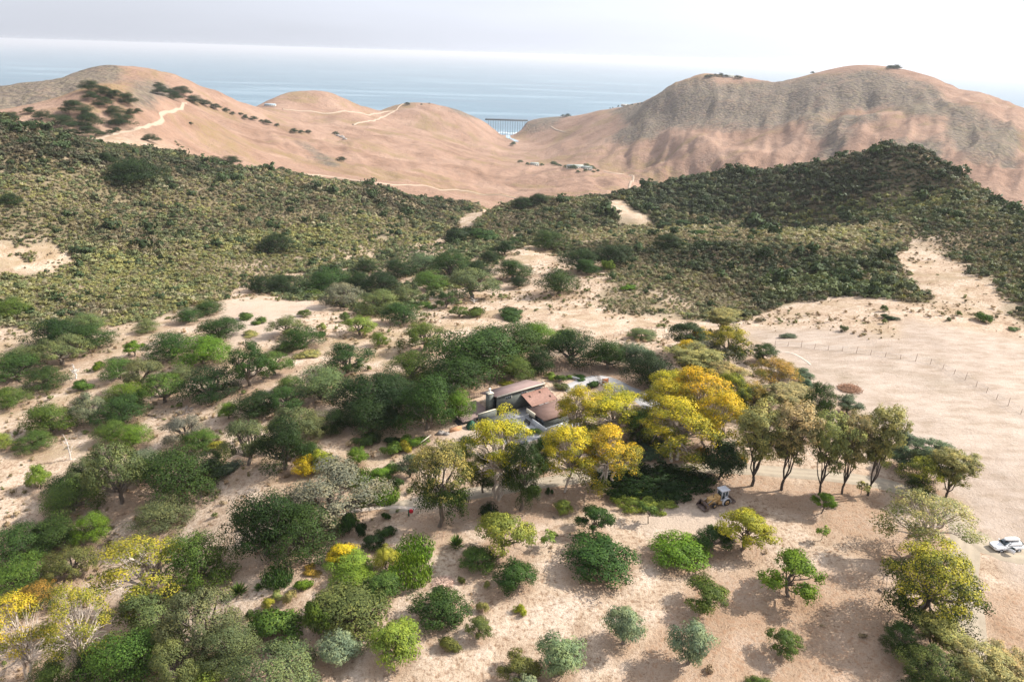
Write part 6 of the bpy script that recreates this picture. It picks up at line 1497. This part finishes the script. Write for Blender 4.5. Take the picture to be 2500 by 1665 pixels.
FAR2 = '''
950,768,985,785;small tree at the far left of the farmstead on the tan bench
1003,775,1030,799;round tree left of the grey-roofed farm shed
1065,780,1085,796;small tree right of the grey-roofed farm shed
1093,783,1121,803;round tree between the farm shed and the green row
1160,792,1210,804;low hedge-like tree in the green row of the farmstead
1210,788,1236,806;taller tree in the green row of the farmstead
1240,798,1275,816;low tree in the middle of the farmstead
1278,805,1330,830;dark tree in front of the farmhouse on the left
1320,793,1345,810;tree top behind the farmhouse
1325,825,1352,846;small tree below the farmhouse
1365,797,1410,812;tree behind the right end of the farmhouse
1400,798,1450,832;largest tree of the farmstead at the right of the house
1455,819,1476,839;last round tree at the right end of the farmstead
1372,820,1400,840;small tree in front of the farmhouse on the right
1425,828,1450,845;small bush below the largest farm tree
1922,908,1972,937;lone dark round tree in the far side valley
1800,898,1850,928;left bush of the green strip in the side valley
1845,910,1900,950;right bush of the green strip in the side valley
1228,480,1260,492;small trees left on the bluff above the bridge
1255,477,1290,491;small trees right on the bluff above the bridge
905,640,940,676;dark green tree by the creek under the bridge
1538,426,1546,436;leftmost tiny tree on the far shoulder ridge
1556,422,1564,432;second tiny tree on the far shoulder ridge
1590,411,1600,424;third tiny tree on the far shoulder ridge
1650,405,1662,418;tiny tree beside the far shoulder house
1680,402,1690,413;tiny tree right of the far shoulder house
1715,397,1730,410;tiny tree near the steep end of the far shoulder ridge
1738,393,1750,405;last tiny tree where the far shoulder meets the big hill
2145,215,2180,240;leftmost tree of the hilltop clump on the big hill
2172,213,2205,238;second tree of the hilltop clump on the big hill
2200,208,2232,234;tallest tree of the hilltop clump on the big hill
2228,216,2270,236;tree beside the hilltop house on its left
2270,226,2300,237;flat tree at the hilltop house
232,402,262,414;dark shrub at the top of the short white hill track
330,402,345,411;tiny bush on the crest of the middle tan hill, left
383,397,394,405;tiny bush on the crest of the middle tan hill, right
'''
for ln in FAR2.strip().split('\n'):
    bx, lb = ln.split(';'); b = [float(q) for q in bx.split(',')]
    far_plant((900+b[0]/2.617, 100+b[1]/2.617, 900+b[2]/2.617, 100+b[3]/2.617), lb, 'trees far off on the hills', 'dg' if b[1] > 600 else 'dk', rmin=700)
FAR3 = '''
690,196,718,222;small tree on a stem right of the hilltop house
715,208,742,223;low tree at the right end of the hilltop houses
1126,178,1152,191;lone bush on the saddle of the big right hill
1565,149,1605,167;left trees on the summit of the big right hill
1600,151,1650,169;right trees on the summit of the big right hill
'''
for ln in FAR3.strip().split('\n'):
    bx, lb = ln.split(';'); b = [float(q) for q in bx.split(',')]
    far_plant((1500+b[0]/2.355, 100+b[1]/2.355, 1500+b[2]/2.355, 100+b[3]/2.355), lb, 'trees far off on the hills', 'dk', rmin=1200)

# ---------------------------------------------------------------- chaparral and dry tufts that nobody could count
def bush_src(seed, n, size, h=0.62):
    g = np.random.default_rng(seed); lobes = []
    for i in range(5):
        a = g.random()*6.28; R = 0.26*math.sqrt(g.random()); lobes.append((R*math.cos(a), R*math.sin(a), h*(0.25+0.35*g.random()), 0.19+0.06*g.random(), 0.9))
    V, v, tip = lobes_to_cards(lobes, n, size, g, sub=6, subr=0.5, inner=0.2, bottom=-0.05, wild=0.9)
    me = leaves_mesh('scrub_source', V, v, tip, SCRUBM); return bpy.data.objects.new('scrub_source', me)
src = bpy.data.collections.new('scrub_sources')
for s in range(5): src.objects.link(bush_src(200+s, 190, 0.050))
for s in range(2): src.objects.link(bush_src(210+s, 90, 0.085, 0.8))
def scatter_object(name, P, S, C, IDX):
    me = bpy.data.meshes.new(name); me.vertices.add(len(P)); me.vertices.foreach_set('co', P.astype(np.float32).ravel())
    fattr(me, 'scl', S)
    a = me.attributes.new('tint', 'FLOAT_COLOR', 'POINT'); a.data.foreach_set('color', np.concatenate([C, np.ones((len(C), 1))], 1).astype(np.float32).ravel())
    a = me.attributes.new('rotz', 'FLOAT', 'POINT'); a.data.foreach_set('value', (rng.random(len(P))*6.28).astype(np.float32))
    a = me.attributes.new('which', 'INT', 'POINT'); a.data.foreach_set('value', IDX.astype(np.int32))
    o = link(name, me, kind='stuff')
    ng = bpy.data.node_groups.new(name, 'GeometryNodeTree')
    ng.interface.new_socket('Geometry', in_out='INPUT', socket_type='NodeSocketGeometry'); ng.interface.new_socket('Geometry', in_out='OUTPUT', socket_type='NodeSocketGeometry')
    gi = ng.nodes.new('NodeGroupInput'); go = ng.nodes.new('NodeGroupOutput'); ip = ng.nodes.new('GeometryNodeInstanceOnPoints')
    ci = ng.nodes.new('GeometryNodeCollectionInfo'); ci.inputs['Collection'].default_value = src; ci.inputs['Separate Children'].default_value = True; ci.inputs['Reset Children'].default_value = True
    def na(nm, ty):
        q = ng.nodes.new('GeometryNodeInputNamedAttribute'); q.data_type = ty; q.inputs['Name'].default_value = nm
        return q.outputs['Attribute']
    cx_ = ng.nodes.new('ShaderNodeCombineXYZ'); ng.links.new(na('rotz', 'FLOAT'), cx_.inputs['Z'])
    ng.links.new(gi.outputs[0], ip.inputs['Points']); ng.links.new(ci.outputs[0], ip.inputs['Instance']); ip.inputs['Pick Instance'].default_value = True
    ng.links.new(na('which', 'INT'), ip.inputs['Instance Index']); ng.links.new(cx_.outputs[0], ip.inputs['Rotation'])
    ng.links.new(na('scl', 'FLOAT'), ip.inputs['Scale']); ng.links.new(ip.outputs[0], go.inputs[0])
    md = o.modifiers.new('scatter', 'NODES'); md.node_group = ng
    return o
def field_at(G, x, y):
    th = np.arctan2(x, y); fx = np.clip(np.interp(th, th_g, np.arange(len(th_g))), 0, len(th_g)-1.001); fy = np.clip((np.log(np.hypot(x, y))-LR0)/DLR, 0, NR-1.001)
    i = np.round(fx).astype(int); j = np.round(fy).astype(int); return G[i, j]
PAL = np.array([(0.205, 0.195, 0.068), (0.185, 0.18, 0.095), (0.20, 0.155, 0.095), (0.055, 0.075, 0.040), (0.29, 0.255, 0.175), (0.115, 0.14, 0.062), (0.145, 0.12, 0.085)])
def polar_points(rmin, rmax, sp, thmax=0.95):
    """jittered points with spacing growing gently with distance"""
    out = []; r = rmin
    while r < rmax:
        s = sp*max(1.0, r/330); nth = int(2*thmax*r/s); th = (np.arange(nth)+rng.random(nth)*0.9)/nth*2*thmax-thmax; rr = r+s*(rng.random(nth)-.5)*1.1
        out.append(np.stack([rr*np.sin(th), rr*np.cos(th), np.full(nth, s)], 1)); r += s*0.87
    return np.concatenate(out)
Q = polar_points(195, 700, 1.42)
f = field_at(scrub_f, Q[:, 0], Q[:, 1]); nz = fbm(Q[:, 0]/9, Q[:, 1]/9, 3, 71); nb = fbm(Q[:, 0]/45, Q[:, 1]/45, 3, 73)
creek_v = field_at(creek_f, Q[:, 0], Q[:, 1])
keep = ((f + nz*0.6 > 0.40) | (creek_v+nz*0.9 > 0.72)) & (rng.random(len(Q)) < 0.93)
Q = Q[keep]; nz = nz[keep]; nb = nb[keep]; x_, y_, s_ = Q.T
gz = ground(x_, y_)
n1 = fbm(x_/30, y_/30, 3, 81); n2 = fbm(x_/14, y_/14, 3, 83); th_ = np.arctan2(x_, y_)
cv_ = field_at(creek_f, x_, y_)[:, None]; u = rng.random(len(x_)); idx = np.zeros(len(x_), int)
wts = np.stack([1.5+2.6*n1, 0.9-0.6*n1, 0.55-1.4*n1+1.0*n2, 0.14+1.0*n2, 0.34-0.4*n2+0.4*n1, 0.8+0.8*n2, 0.5-1.2*n1], 1)
rt = smooth(0.0, 0.15, th_)[:, None]; wts = wts*(1-rt)+rt*np.stack([0.35+1.6*n1, 0.6+0*n1, 0.7+0*n1, 1.0+0.8*n2, 0.2+0*n1, 0.7+.8*n2, 1.2+0*n1], 1)
upl = (smooth(330, 470, np.hypot(x_, y_))*(1-smooth(0.0, 0.1, th_)))[:, None]
wts = wts*(1-upl)+upl*np.stack([0.4+1.2*n1, 0.5+0*n1, 1.1+0*n1, 0.6+.8*n2, 0.25+0*n1, 0.5+.8*n2, 1.2+0*n1], 1)
ZONES = [  # outline, palette weights, brightness; dark ridge rows: darker plants plus shade put into colour
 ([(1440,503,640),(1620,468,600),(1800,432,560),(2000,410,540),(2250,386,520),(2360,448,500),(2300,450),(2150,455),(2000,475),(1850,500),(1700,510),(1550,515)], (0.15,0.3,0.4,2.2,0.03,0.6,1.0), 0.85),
 ([(1950,490),(2150,465),(2290,470),(2330,500),(2200,520),(2000,530),(1850,535)], (2.2,0.6,0.1,0.9,0.1,0.7,0.3), 1.15),
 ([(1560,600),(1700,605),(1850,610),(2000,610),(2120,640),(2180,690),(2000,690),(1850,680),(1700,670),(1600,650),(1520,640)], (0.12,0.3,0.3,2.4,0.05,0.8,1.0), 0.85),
 ([(1340,560),(1500,545),(1700,548),(2000,552),(2200,535),(2260,585),(2100,605),(1900,600),(1700,596),(1600,590),(1480,600)], (0.5,1.0,1.6,0.12,0.9,0.1,0.7), 1.35),
 ([(2300,470),(2380,470),(2440,530),(2520,620),(2520,790),(2440,740),(2380,640),(2300,560)], (0.8,1.0,1.0,0.7,0.2,0.8,0.6), 1.0),
 ([(1850,690),(2000,690),(2150,695),(2170,725),(2000,730),(1880,735)], (0.5,0.2,0.2,0.6,0.1,3.2,0.2), 1.1),
 ([(1400,650),(1560,650),(1800,690),(1850,760),(1700,785),(1450,760)], (0.6,1.6,1.0,0.25,0.9,0.5,0.6), 1.2),
 ([(0,262,640),(60,290,640),(200,345,600),(330,350,570),(560,410,560),(560,450),(400,430),(250,420),(100,430),(0,420)], (0.3,0.3,1.2,1.2,0.1,0.4,1.4), 0.8),
 ([(880,455,600),(1000,470,620),(1150,500,660),(1130,520),(1060,545),(960,520),(860,480)], (0.2,0.4,1.2,0.9,0.2,0.4,1.4), 0.8),
 ([(0,640),(250,640),(500,600),(700,570),(900,560),(980,600),(860,650),(640,690),(500,740),(300,790),(0,790)], (2.6,1.1,0.5,0.10,0.6,0.5,0.15), 1.2),
 ([(-200,520),(0,500),(200,520),(450,600),(300,640),(0,640)], (1.2,1.3,1.0,0.3,0.5,0.6,0.4), 1.0),
]
jx = x_+10*fbm(x_/24, y_/24, 3, 131); jy = y_+14*fbm(x_/24, y_/24, 3, 137); bright = np.where(th_ < 0.0, 1.25, 1.0)  # left slope brighter: its sunlight is put into the plant colour
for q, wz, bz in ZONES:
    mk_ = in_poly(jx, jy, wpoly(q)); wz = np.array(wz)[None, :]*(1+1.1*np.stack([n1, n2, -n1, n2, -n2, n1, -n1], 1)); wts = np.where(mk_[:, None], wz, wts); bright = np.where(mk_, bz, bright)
wts = wts*(1-cv_)+cv_*np.stack([0.5+0*n1, 0.4+0*n1, 0.3+0*n1, 1.6+0*n1, 0.25+0*n1, 1.6+0*n1, 0.2+0*n1], 1)
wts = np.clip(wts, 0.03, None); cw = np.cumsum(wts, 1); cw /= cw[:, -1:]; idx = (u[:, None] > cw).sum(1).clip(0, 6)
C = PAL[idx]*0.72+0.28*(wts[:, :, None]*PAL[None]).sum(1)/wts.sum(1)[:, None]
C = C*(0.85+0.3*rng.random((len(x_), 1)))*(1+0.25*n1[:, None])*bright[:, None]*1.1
S = s_*(1.12+1.5*rng.random(len(x_))**2.2)*(1+0.55*nb)*np.where((idx == 3) | (idx == 5), 1.35, 1.0)*(0.75+0.35*np.clip(field_at(scrub_f, x_, y_), 0, 1))
big = rng.random(len(x_)) < 0.018; S[big] *= 1.9; C[big] = np.array([0.05, 0.075, 0.03])*(0.8+.5*rng.random((int(big.sum()), 1)))
print('scrub plants', len(x_))
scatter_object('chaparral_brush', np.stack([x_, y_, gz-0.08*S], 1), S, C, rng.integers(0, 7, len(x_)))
# dry tufts and small bushes on the tan ground
Q = polar_points(62, 420, 2.0); x_, y_, s_ = Q.T
bad = np.maximum(np.maximum(field_at(field_f, x_, y_), field_at(bare_f, x_, y_)), field_at(scrub_f, x_, y_)*0.8)
R_ = np.hypot(x_, y_); zone = smooth(125, 175, R_)*0.75 + 0.04; th_ = np.arctan2(x_, y_); zone = np.maximum(zone, 0.8*smooth(-0.12, -0.30, th_)*smooth(75, 110, R_))
keep = (rng.random(len(Q)) < zone*(1-bad)*np.clip(0.5+1.6*fbm(x_/16, y_/16, 3, 91), 0.05, 1)) & ~((np.abs(th_-0.05) < 0.16) & (R_ < 175) & (R_ > 118))
x_, y_ = x_[keep], y_[keep]
PT = np.array([(0.36, 0.25, 0.155), (0.30, 0.215, 0.14), (0.27, 0.21, 0.12), (0.20, 0.165, 0.08), (0.40, 0.31, 0.20)])
k_ = rng.integers(0, 5, len(x_)); C = PT[k_]*(0.8+.4*rng.random((len(x_), 1))); S = 0.55+1.7*rng.random(len(x_))**2.5
grn = rng.random(len(x_)) < 0.12; C[grn] = (0.15, 0.17, 0.055); S[grn] *= 1.25
print('tufts', len(x_))
scatter_object('dry_tufts', np.stack([x_, y_, ground(x_, y_)-0.1*S], 1), S, C, rng.integers(0, 7, len(x_)))

# fallen leaves and dry litter under each crown
lit2 = litter_f.copy()
XF, YF, LF = X.ravel(), Y.ravel(), lit2.ravel()
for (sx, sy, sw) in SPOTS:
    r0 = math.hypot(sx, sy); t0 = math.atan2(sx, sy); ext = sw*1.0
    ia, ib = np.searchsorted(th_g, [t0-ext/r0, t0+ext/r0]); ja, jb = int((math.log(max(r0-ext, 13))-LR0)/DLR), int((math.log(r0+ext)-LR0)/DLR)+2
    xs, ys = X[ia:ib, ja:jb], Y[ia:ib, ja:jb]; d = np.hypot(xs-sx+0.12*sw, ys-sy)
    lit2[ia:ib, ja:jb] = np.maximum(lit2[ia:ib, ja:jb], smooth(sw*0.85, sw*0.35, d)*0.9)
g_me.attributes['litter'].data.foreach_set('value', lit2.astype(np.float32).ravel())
# ---------------------------------------------------------------- air
m, nt, N, L = new_mat('sea_haze')
pv = N.new('ShaderNodeVolumePrincipled'); pv.inputs['Density'].default_value = 0.00006; pv.inputs['Color'].default_value = (0.93, 0.95, 1.0, 1); pv.inputs['Anisotropy'].default_value = 0.25
o_ = N.new('ShaderNodeOutputMaterial'); L.new(pv.outputs[0], o_.inputs['Volume'])
h0, h1, hr = -45.0, 262.0, 92000.0
hv = [(x, y, z) for z in (h0, h1) for x, y in ((-hr, -hr), (hr, -hr), (hr, hr), (-hr, hr))]
hf = [(3, 2, 1, 0), (4, 5, 6, 7), (0, 1, 5, 4), (1, 2, 6, 5), (2, 3, 7, 6), (3, 0, 4, 7)]
link('haze', mesh_from('haze', hv, hf, m), kind='stuff')
